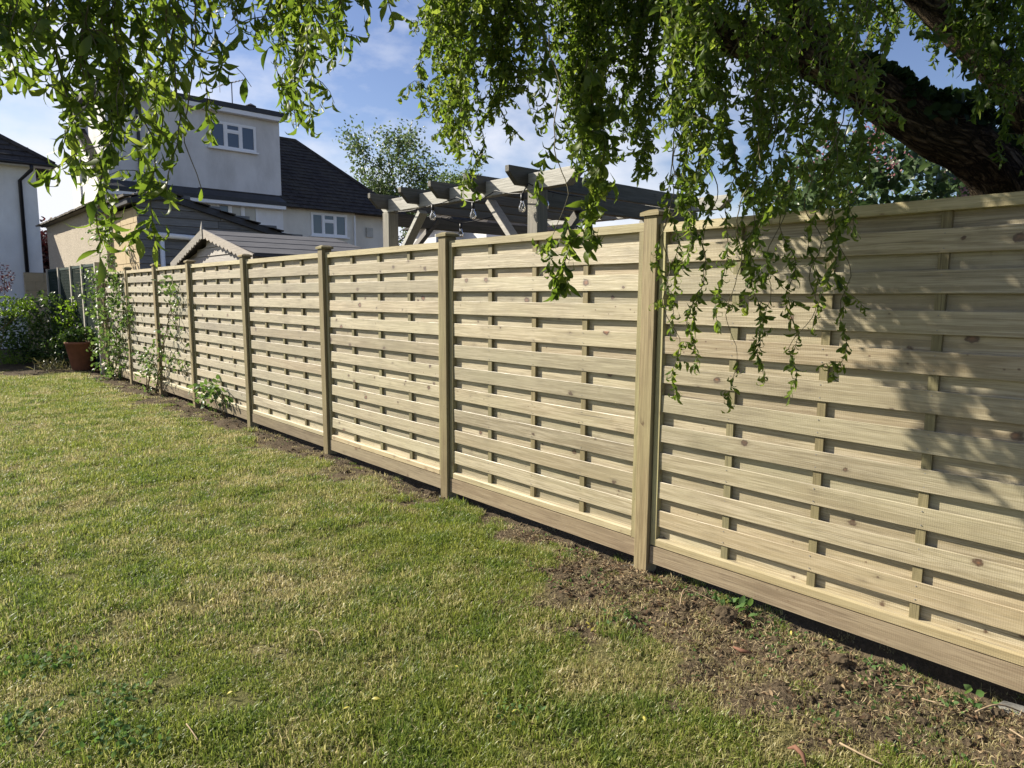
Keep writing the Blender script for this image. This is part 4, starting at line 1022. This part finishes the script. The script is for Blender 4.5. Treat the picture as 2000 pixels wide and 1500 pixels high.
# the middle curtain
pm = [(815, 60), (830, 190), (850, 240), (880, 275), (893, 330), (915, 300), (935, 345), (960, 330), (985, 335), (1000, 290), (1020, 240), (1040, 210), (1060, 180), (1080, 250), (1090, 330), (1110, 400), (1135, 440), (1160, 490), (1185, 470), (1215, 440), (1250, 420), (1290, 440)]
curtain((826, 1035), pm, (3.05, 3.8), 40, 3.25, dens=1.15, lsz=.047, tone=.08)
curtain((1035, 1085), pm, (3.1, 3.7), 9, 3.25, dens=.6, lsz=.052)
curtain((1085, 1300), pm, (2.85, 3.8), 40, 3.3, bw=58, dens=1.1, lsz=.047, tone=-.04)
strand(at(935, 378, d=3.2), .5, dens=1, twl=.06); strand(at(905, 390, d=3.15), .5, dens=.5, twl=.05, bare=.4)
strand(at(1062, 390, d=2.9), 1.0, dens=.55, lsz=.07, twl=.08); strand(at(1050, 250, d=3.0), .9, leafy=.3, dens=.5)
strand(at(1097, 572, d=2.75), .95, dens=1.0, lsz=.062, twl=.09, bare=.76); strand(at(1116, 550, d=2.75), .25, dens=.8, lsz=.08, twl=.08)
strand(at(1160, 485, d=2.9), .7, dens=1, lsz=.08); strand(at(1145, 470, d=2.95), .7, dens=1, lsz=.08)
# in front of the right-hand panel
pf = [(1280, 560), (1310, 610), (1340, 640), (1380, 640), (1420, 600), (1460, 620), (1500, 640), (1540, 650), (1580, 600), (1620, 560), (1660, 540), (1690, 470)]
curtain((1275, 1400), pf, (2.6, 3.0), 18, 3.2, dens=.9, lsz=.047)
curtain((1400, 1690), pf, (2.55, 3.05), 22, 3.2, dens=.75, lsz=.047, tone=-.08)
for px_, py_, b_ in ((1305, 775, .84), (1300, 655, .7), (1362, 715, .75), (1420, 795, .86), (1470, 690, .6), (1500, 745, .75), (1535, 700, .6), (1622, 735, .8), (1640, 610, .5), (1590, 640, .5), (1410, 640, .3), (1350, 640, .3), (1555, 770, .85)):
    strand(at(px_, py_, d=rs.uniform(2.6, 2.9)), 1.25, dens=.8, lsz=.047, twl=.10, bare=b_)
# crown round the trunk; its deep shade is put into darker leaf tones
pc = [(1100, 380), (1200, 400), (1290, 400), (1350, 380), (1400, 330), (1450, 240), (1500, 200), (1560, 220), (1610, 250), (1650, 230), (1690, 170), (1720, 120), (1760, 95), (1800, 80), (1840, 100), (1870, 140), (1900, 190), (1940, 290), (1970, 330), (2060, 350)]
curtain((1130, 1480), pc, (3.7, 4.7), 14, 3.8, dens=.9, lsz=.052, tone=-.15)
pt_ = [(1480, 90), (1560, 75), (1640, 60), (1720, 60), (1800, 60), (1850, 110), (1900, 190), (1940, 290), (1970, 330), (2060, 350)]
curtain((1480, 1850), pt_, (3.5, 3.9), 8, 4.0, dens=1., lsz=.052, tone=-.2)
curtain((1850, 2080), pt_, (3.5, 4.1), 20, 4.0, dens=1., lsz=.052, tone=-.22)
curtain((1480, 1700), [(1480, 220), (1560, 260), (1640, 250), (1700, 150)], (4.6, 5.2), 9, 4.2, dens=.9, lsz=.052, tone=-.2)
curtain((1680, 2080), [(1680, 130), (1760, 110), (1850, 120), (1900, 170), (2080, 300)], (5.0, 6.0), 34, 4.8, dens=1., lsz=.055, tone=-.2)
for px_, py_ in ((1560, 380), (1600, 400), (1640, 390), (1505, 420), (1460, 400)): strand(at(px_, py_, d=rs.uniform(3.2, 3.8)), .75, dens=.9, lsz=.047, tone=-.1)
# leafy crown above the boughs, mostly out of view, added to cast shade
def crown(c, rad, n):
    c = np.array(c); rad = np.array(rad); cl = RNG.normal(size=(n//22, 3)); cl /= np.linalg.norm(cl, axis=1, keepdims=True); cl = c+cl*rad*RNG.uniform(.25, 1, (len(cl), 1))**.6
    P = np.repeat(cl, 22, 0)+RNG.normal(0, .13, (len(cl)*22, 3)); nl = len(P); Ln = RNG.uniform(.045, .09, nl)
    soup('leaves', WIL, P, rdir(nl, .9), RNG.normal(size=(nl, 3)), Ln, Ln*.28, M['willow'], wil, np.clip(RNG.normal(.4, .22, nl), 0, 1))
crown((2.5, 2.6, 4.4), (1.1, 1.0, .7), 2600); crown((3.6, 1.6, 4.5), (1.2, 1.2, .8), 3400); crown((1.0, 2.2, 4.1), (.9, .8, .5), 1200); crown((4.8, .9, 4.8), (1.3, 1.3, 1.1), 3600)
# the biggest leaves one by one, the rest of each near branch joined
allL = sorted((float((P[i]-np.array([0, 0, EYE]))@(P[i]-np.array([0, 0, EYE])))/Ln[i]**2, bi, i) for bi, (hb, P, Dn, Nn, Ln, Wd, bv) in enumerate(NEAR) for i in range(len(P))
              if 0 < 1000+F*((Vector(P[i])-Vector((0, 0, EYE))).dot(RT))/((Vector(P[i])-Vector((0, 0, EYE))).dot(FW)) < 2000 and 750-F*((Vector(P[i])-Vector((0, 0, EYE))).dot(UP))/((Vector(P[i])-Vector((0, 0, EYE))).dot(FW)) > 10)
own = {}
for _, bi, i in allL[:300]: own.setdefault(bi, set()).add(i)
LM = {}
def leaf_me(k, wr, tone):
    if (k, wr, tone) not in LM:
        tv, tf = WIL[k]; v = np.stack([tv[:, 0]*wr, tv[:, 1], tv[:, 2]+tv[:, 3]*wr], 1); LM[(k, wr, tone)] = fastmesh('leaf', v, tf, M['willow'], np.full(len(v), tone))
    return LM[(k, wr, tone)]
for bi, (hb, P, Dn, Nn, Ln, Wd, bv) in enumerate(NEAR):
    mine = own.get(bi, set()); base = wloc(hb)
    for i in mine:
        d_ = Vector(Dn[i]).normalized(); x = d_.cross(Vector(Nn[i])).normalized(); z = x.cross(d_)
        o = link('leaf', leaf_me(i % 4, round(float(Wd[i]/Ln[i])*16)/16, round(float(bv[i])*5)/5), hb)
        mt = Matrix((x, d_, z)).transposed().to_4x4(); s_ = float(Ln[i])
        o.matrix_local = Matrix.Translation(Vector(P[i])-base)@mt@Matrix.Scale(s_, 4)
    rest = [i for i in range(len(P)) if i not in mine]
    if rest: soup('leaves', WIL, P[rest], Dn[rest], Nn[rest], Ln[rest], Wd[rest], M['willow'], hb, bv[rest])

# ivy on the trunk
iv = empty('ivy', tuple(at(1880, 330, x=4.75)), 'dark ivy clump growing on top of the leaning willow trunk', 'ivy')
P = []; 
pp, rr = smooth(tr_pts[1:7], [.24, .19, .155, .135, .122, .11], 30)
for i in range(2600):
    k = int(rs.random()**1.4*(len(pp)-1)*.85); a = rs.gauss(0, .55); p = pp[k]; t_ = (pp[min(k+1, len(pp)-1)]-pp[max(k-1, 0)]).normalized(); s_ = t_.cross(Vector((0, 0, 1))).normalized(); u_ = s_.cross(t_)
    P.append((p+(u_*math.cos(a)+s_*math.sin(a))*(rr[k]+rs.uniform(-.02, .15)*math.sin(math.pi*min(1, k/len(pp)*1.25+.15))))[:])
n = len(P); soup('leaves', BRD, P, rdir(n), RNG.normal(size=(n, 3)), RNG.uniform(.035, .075, n), RNG.uniform(.03, .065, n), M['ivy'], iv)
m = MB(); m.tube([pp[j]+Vector((0, -.05, rr[j]*.9)) for j in range(5, 110, 6)], .012, 5); m.build('stem', M['stem'], iv)

# generic branching tree
def tree(name, label, base, h, spread, leafn, lsz, mat, seed, group=None, lean=0., cat='tree', levels=3, trunk_r=.16, leafw=.6, gap=.32, bmat='tree_bark', clear=.25, up=.35):
    r_ = random.Random(seed); root = empty(name, base, label, cat, group); m = MB(); tips = []
    def grow(p, d_, L_, rad, lv):
        n = 5; pts = [p.copy()]; q = p.copy()
        for i in range(n):
            d_ = (d_+Vector((r_.gauss(0, .13), r_.gauss(0, .13), up*.18*(lv > 0)))).normalized(); q = q+d_*(L_/n); pts.append(q.copy())
            if lv >= 1: tips.append((q.copy(), lv))
        m.tube(pts, [rad*(1-.55*i/n) for i in range(n+1)], 6 if lv < 2 else 4, False)
        if lv >= levels: return
        for j in range(r_.randint(4, 6) if lv == 0 else r_.randint(3, 5)):
            k = r_.uniform(clear if lv == 0 else .25, 1); a = r_.uniform(0, 6.283); i = min(n-1, int(k*n)); b = pts[i].lerp(pts[i+1], k*n-i)
            dd = (d_*up+Vector((math.cos(a), math.sin(a), r_.uniform(-.05, .55)))*spread).normalized(); grow(b, dd, L_*r_.uniform(.48, .72), rad*(1-.55*k)*.62, lv+1)
    grow(Vector(base), Vector((lean, 0, 1)), h*.62, trunk_r, 0)
    m.build('trunk', M[bmat], root, True)
    T = np.array([t_[0][:] for t_ in tips if t_[1] >= levels-1]); ix = RNG.integers(0, len(T), leafn); P = T[ix]+RNG.normal(0, gap, (leafn, 3))
    soup('crown', BRD, P, rdir(leafn, .3), RNG.normal(size=(leafn, 3)), lsz*RNG.uniform(.6, 1.3, leafn), lsz*leafw*RNG.uniform(.6, 1.3, leafn), M[mat], root)
    return root
b = at(765, 400, y=44.); tp = at(765, 240, y=44.)
tree('far_tree', 'open crowned green tree standing behind the hipped roof', (b.x, 44., 0), tp.z*1.0, .85, 17000, .22, 'far_leaf', 5, trunk_r=.26, gap=.36, clear=.42)
b = at(128, 400, y=42.); tree('far_tree', 'purple leaved tree tip between the left house and chimney', (b.x, 42., 0), at(128, 372, y=42).z, .9, 1500, .3, 'red_leaf', 8, trunk_r=.16)
b = at(76, 500, y=29.); tree('red_shrub', 'dark red leaved tree in the gap beside the garage', (b.x, 29., 0), at(76, 420, y=29).z, .8, 9000, .17, 'red_leaf', 12, trunk_r=.1, clear=.1)

# lilac behind the fence
def bush(name, label, c, rad, n, lsz, mat, cat='shrub', tpl=BRD, wd=.55, group=None, shell=.55, down=.2, stems=7, base=None):
    c = Vector(c); base = Vector(base) if base else Vector((c.x, c.y, float(ground_z(c.x, c.y)) if abs(c.x) < 30 else 0)); root = empty(name, base, label, cat, group)
    v = RNG.normal(size=(n, 3)); v /= np.linalg.norm(v, axis=1, keepdims=True); rr_ = RNG.random((n, 1))**(1/3)*(1-shell)+shell
    cl = np.array([[vnoise(a[0]*3+9, a[1]*3+a[2]*2, .7, 61)] for a in v]); P = np.array(c)+v*rr_*np.array(rad)*(.72+.5*cl)
    P = P[P[:, 2] > base.z+.01]; n = len(P)
    soup('leaves', tpl, P, rdir(n, down), RNG.normal(size=(n, 3))+np.array([0, 0, .8]), lsz*RNG.uniform(.6, 1.3, n), lsz*wd*RNG.uniform(.7, 1.2, n), M[mat], root)
    m = MB()
    for k in range(stems):
        e = Vector(P[RNG.integers(0, n)]); mid = base.lerp(e, .5)+Vector((rs.gauss(0, .05), rs.gauss(0, .05), .05)); m.tube(smooth([base+Vector((rs.gauss(0, .04), rs.gauss(0, .04), -.03)), mid, e], [.012, .009, .004], 4)[0], .007*max(1, rad[2]), 5)
    m.build('stem', M['stem'], root); return root
c = at(1690, 380, x=5.6)
li = bush('lilac_bush', 'dark lilac bush with faded pink flower heads behind the right panel', (5.9, c.y, 2.05), (1.25, .72, .85), 5200, .085, 'lilac_leaf', 'bush', wd=.6)
P = []
for k in range(34):
    v = Vector((rs.gauss(0, 1), rs.gauss(0, 1), abs(rs.gauss(0, 1)))).normalized(); e = Vector((5.9+v.x*1.2, c.y+v.y*.7, 2.05+v.z*.85)); 
    for j in range(26): P.append((e+Vector((rs.gauss(0, .028), rs.gauss(0, .028), rs.uniform(-.07, .09))))[:])
n = len(P); soup('flower_heads', BRD, P, rdir(n), RNG.normal(size=(n, 3)), .02, .016, M['lilac_bloom'], li)

#@@PLANTS
# ------------------------------------------------------------------ borders
def gz(x, y): return float(ground_z(x, y))
def climber(name, label, routes, n, lsz, mat, cat='climbing rose', spread=.09, flowers=(), group=None, wd=.62, step=.05):
    base = Vector(routes[0][0]); root = empty(name, base, label, cat, group); m = MB(); pts = []
    for r_ in routes:
        p, q = smooth(r_, [.008]*len(r_), 8); p = [a+Vector((rs.gauss(0, .012), rs.gauss(0, .012), 0)) for a in p]; m.tube(p, [.009-.006*i/len(p) for i in range(len(p))], 5); pts += p[len(p)//6:]
    m.build('stem', M['stem'], root, True)
    cl = [pts[rs.randrange(len(pts))]+Vector((rs.gauss(0, spread), rs.gauss(0, spread), rs.gauss(0, spread*.8))) for _ in range(max(1, n//6))]
    P = np.repeat(np.array([a[:] for a in cl]), 6, 0)+RNG.normal(0, lsz*.7, (len(cl)*6, 3)); P[:, 0] = np.minimum(P[:, 0], FX-.03) if P[:, 1].mean() < 14.6 else P[:, 0]; nl = len(P)
    soup('leaves', BRD, P, rdir(nl, .4), RNG.normal(size=(nl, 3))+np.array([-.4, .3, .5]), lsz*RNG.uniform(.6, 1.25, nl), lsz*wd*RNG.uniform(.7, 1.2, nl), M[mat], root)
    for f in flowers:
        P = np.array(f)+RNG.normal(0, .012, (16, 3)); soup('flower', BRD, P, rdir(16), RNG.normal(size=(16, 3)), .045, .045, M['petal'], root, kind=None)
    return root
def fx(px_, py_, off=.10): return at(px_, py_, x=FX-off)
# big rose at the far end of the fence
B0 = at(215, 722, x=FX-.14); B0.z = 0
climber('climbing_rose', 'tall climbing rose covering the far end of the fence', [
    [B0, fx(212, 640, .15), fx(205, 560, .14), fx(212, 500, .1), at(216, 440, x=FX+.05)],
    [B0, fx(228, 650, .12), fx(225, 580, .12), fx(215, 530, .12)], [B0, fx(200, 630, .12), fx(190, 580, .12), fx(180, 545, .1)], [B0, fx(236, 680, .1), fx(244, 600, .08)], [B0, fx(212, 690, .15), fx(205, 650, .14)]],
    1150, .085, 'rose_leaf', spread=.15, flowers=[fx(203, 712, .2), fx(190, 640, .2), fx(235, 622, .12)])
B1 = at(306, 775, x=FX-.1); B1.z = 0
climber('climbing_rose', 'slender climbing rose trained up the third post from the far end', [
    [B1, fx(318, 690), fx(330, 620), fx(333, 570), fx(322, 545)], [B1, fx(312, 700), fx(336, 600), fx(352, 556)], [fx(336, 610), fx(352, 650), fx(362, 690)], [fx(318, 690), fx(345, 710), fx(362, 700)]],
    170, .075, 'rose_leaf', spread=.055)
B2 = at(288, 765, x=FX-.14); B2.z = 0
climber('rose_bush', 'low rose bush at the foot of the fence left of the slender climber', [[B2, fx(285, 720, .14), fx(275, 690, .14)], [B2, fx(300, 710, .12), fx(310, 690, .1)], [B2, fx(293, 700, .2), fx(290, 685, .2)]], 210, .06, 'rose_leaf', 'rose', .09)
B3 = at(437, 815, x=FX-.1); B3.z = 0
climber('rose_bush', 'young rose with a few broad leaves in front of the fourth post', [[B3, fx(433, 780, .12), fx(415, 760, .16), fx(398, 752, .2)], [fx(415, 760, .16), fx(390, 770, .2), fx(380, 785, .2)]], 100, .085, 'rose_leaf', 'rose', .06, wd=.72)
# terracotta pot
pc_ = at(162, 722, z=0.0); PT = Vector((pc_.x, pc_.y, 0))
rad = .27; pt = empty('plant_pot', PT, 'tapered terracotta pot planted with leafy greenery at the lawn corner', 'pot')
MB().lathe([(0, 0), (.17, 0), (.19, .02), (.285, .53), (.30, .535), (.30, .58), (.275, .585), (.265, .54), (0, .53)], PT, 28).build('pot', M['terracotta'], pt, True)
MB().lathe([(0, .538), (.262, .538)], PT, 20).build('compost', M['clod'], pt)
bush('pot_plant', 'bright leafy plant growing in the terracotta pot', PT+Vector((.0, 0, .68)), (.30, .28, .20), 300, .095, 'shrub_leaf', 'plant', wd=.7, base=PT+Vector((0, 0, .52)))
# border shrubs on the left
def onlawn(px_, py_): return at(px_, py_, z=0.)
g = onlawn(45, 712)
bush('border_shrub', 'rounded feathery green shrub at the lawn edge on the left', (g.x, g.y+.5, .48), (.95, .65, .62), 2700, .085, 'bright_leaf', wd=.28, tpl=WIL, down=.5)
q = at(85, 610, y=18.6)
bush('border_shrub', 'taller glossy dark shrub beside the trellis screen', (q.x, 18.6, q.z-.42), (.85, .6, .85), 1700, .10, 'shrub_leaf', wd=.55, down=.3)
q = at(25, 600, y=17.8)
bush('border_shrub', 'drooping lime green shrub branch at the left edge', (q.x-.35, 17.8, q.z+.02), (.75, .4, .22), 800, .10, 'bright_leaf', wd=.32, tpl=WIL, down=.5, base=(q.x-1.1, 17.9, 0))
q = at(150, 620, y=17.9)
bush('border_shrub', 'loose young shrub with pale leaves behind the terracotta pot', (q.x, 17.9, q.z-.1), (.42, .3, .5), 420, .10, 'bright_leaf', wd=.55, down=.4)
q = at(6, 545, y=18.2)
bush('border_shrub', 'small red leaved acer at the left edge', (q.x-.2, 18.2, q.z), (.42, .35, .35), 420, .07, 'red_leaf', wd=.35, tpl=WIL, down=.4, base=(q.x-.25, 18.2, 0))
q = at(95, 690, y=17.2)
bush('border_shrub', 'low bright green plant between the feathery shrub and pot', (q.x+.45, 17.4, .35), (.5, .3, .35), 600, .08, 'shrub_leaf', wd=.45)
g = onlawn(104, 722); root = empty('strap_plant', (g.x, g.y, 0), 'tuft of brown strap leaves left of the terracotta pot', 'plant')
n = 90; P = np.array([g.x, g.y, 0])+RNG.normal(0, 1, (n, 3))*np.array([.16, .1, 0]); D = rdir(n); D[:, 2] = np.abs(D[:, 2])+.6
soup('leaves', [leaf_tpl(4, 1.4, .2), leaf_tpl(4, .8, .2)], P, D, RNG.normal(size=(n, 3)), RNG.uniform(.2, .38, n), .014, M['strap_leaf'], root)

# weeds and small things on the lawn
def rosette(px_, py_, n, rad, lsz, label, wd=.6):
    g = onlawn(px_, py_); z = gz(g.x, g.y); root = empty('lawn_weed', (g.x, g.y, z), label, 'weed', 'broad leaved weeds in the lawn')
    P = np.array([g.x, g.y, z+.02])+RNG.normal(0, 1, (n, 3))*np.array([rad, rad, .008]); D = rdir(n); D[:, 2] = np.abs(D[:, 2])*.6+.05
    soup('leaves', BRD, P, D, RNG.normal(0, .35, size=(n, 3))+np.array([0, 0, 1]), lsz*RNG.uniform(.6, 1.2, n), lsz*wd, M['weed'], root)
for px_, py_, n, rad, ls, lb in ((95, 1292, 90, .075, .028, 'dark clover patch in the lawn at the left edge'), (45, 1420, 60, .06, .028, 'dark weed clump in the bottom left corner'), (235, 1360, 60, .06, .026, 'dark weed clump above the yellow petal near the bottom left'),
        (210, 1440, 60, .06, .028, 'weed clump on the lawn second from the bottom left corner'), (268, 1455, 50, .05, .028, 'weed clump beside a pale twig near the bottom left'), (1435, 1180, 26, .05, .055, 'broad leaved weed beside the large soil clod by the fence'),
        (1000, 1395, 40, .05, .024, 'small weed patch in the lower middle of the lawn'), (1215, 1210, 40, .06, .024, 'small weed patch on the lawn below the nearest full post'), (1890, 1360, 9, .03, .05, 'green leaf cluster on bare soil at the right'), (1600, 1170, 26, .05, .035, 'weed tuft against the gravel board right of the nearest full post')):
    rosette(px_, py_, n, rad, ls, lb)
def big_clod(px_, py_, s_, label):
    g = onlawn(px_, py_); v, f = clod_mesh(3, int(px_)); z = gz(g.x, g.y)
    me = fastmesh('soil_clod', v*s_, f, M['clod'], None, False); o = link('soil_clod', me, None, (g.x, g.y, z+s_*.35)); tag(o, label, 'soil clod')
big_clod(1418, 1205, .055, 'largest dark soil clod beside the broad leaved weed'); big_clod(1640, 1292, .038, 'dark crumbly soil clod on the bare strip below the right panel')
big_clod(978, 1175, .022, 'small dark clod alone on the grass left of the bare soil'); big_clod(845, 968, .05, 'dark soil lump left of the post in the middle of the fence'); big_clod(604, 1258, .018, 'little dark clod on the grass beside a curved twig')
def stick(pts, r_, label, mat='stick', name='twig'):
    P = []
    for px_, py_, h in pts:
        g = onlawn(px_, py_); g.z = gz(g.x, g.y)+h; P.append(g)
    p, q = smooth(P, [r_]*len(P), 4); m = MB(); m.tube(p, [r_*(1-.4*i/len(p)) for i in range(len(p))], 5); c_ = p[len(p)//2]
    build_at(m, name, M[mat], tuple(c_), label, 'twig', None, True)
stick([(605, 1243, .03), (622, 1248, .035), (632, 1266, .02)], .003, 'pale curved twig beside a small dark clod on the lawn')
stick([(365, 1428, .03), (375, 1446, .035), (388, 1462, .03)], .0028, 'pale twig on the lawn near the bottom left')
stick([(90, 1432, .02), (78, 1448, .02), (68, 1462, .02)], .003, 'dark twig in the bottom left corner')
stick([(1328, 1186, .02), (1334, 1172, .06), (1350, 1170, .06), (1395, 1182, .02)], .0035, 'bent root loop beside the largest soil clod')
stick([(1640, 1455, .02), (1690, 1485, .025), (1725, 1500, .02)], .004, 'long dry stick on the grass at the bottom right')
stick([(1905, 1395, .02), (1950, 1380, .03), (2000, 1376, .03)], .004, 'thin dry stick on bare soil at the right edge')
stick([(1800, 1371, .02), (1830, 1383, .02)], .0035, 'short pale stick on the bare soil below the right panel')
stick([(1972, 1428, .02), (1985, 1436, .02), (2000, 1446, .02)], .004, 'pale broken root at the right edge of the bare soil')
stick([(1740, 1340, .02), (1790, 1345, .02)], .004, 'grey stick lying parallel to the gravel board')
g = onlawn(1548, 1488); m = MB()
P = [(onlawn(1538, 1474), .03), (onlawn(1552, 1480), .045), (onlawn(1566, 1492), .04), (onlawn(1574, 1506), .02)]
m.tube([Vector((a.x, a.y, gz(a.x, a.y)+h)) for a, h in P], [.003, .009, .008, .003], 7); build_at(m, 'bark_piece', M['red_bark'], (g.x, g.y, gz(g.x, g.y)), 'curled red brown bark strip on the grass at the bottom', 'bark', None, True)
g = onlawn(1448, 1275); m = MB(); m.tube([Vector((onlawn(a, b).x, onlawn(a, b).y, gz(onlawn(a, b).x, onlawn(a, b).y)+.03)) for a, b in ((1432, 1268), (1448, 1275), (1468, 1280))], [.004, .01, .004], 6)
build_at(m, 'bark_piece', M['red_bark'], (g.x, g.y, gz(g.x, g.y)), 'red brown wood fragment among the clods beside the right panel', 'bark', None, True)
yl = [(720, 1216), (1150, 1230), (1160, 1231), (742, 1372), (1012, 1398), (1256, 1410), (895, 1309), (1268, 1232), (1300, 1218), (1545, 1230), (1628, 1237), (670, 1395), (1240, 1275), (420, 1175), (352, 1198), (930, 1080), (905, 1064), (240, 1035), (455, 1363), (104, 1391), (1145, 1218), (700, 1196)]
lm = fastmesh('fallen_leaf', BRD[0][0][:, :3]*np.array([.32, 1, 1]), BRD[0][1], M['yellow_leaf'], RNG.random(len(BRD[0][0])))
for px_, py_ in yl:
    g = onlawn(px_, py_); o = link('fallen_leaf', lm, None, (g.x, g.y, gz(g.x, g.y)+.032), (rs.uniform(-.4, .4), rs.uniform(-.5, .5), rs.uniform(0, 6.28))); s_ = rs.uniform(.02, .034); o.scale = (s_*1.2, s_, s_)
    tag(o, 'small fallen yellow willow leaf lying on the lawn', 'leaf', 'yellow leaves fallen on the lawn')
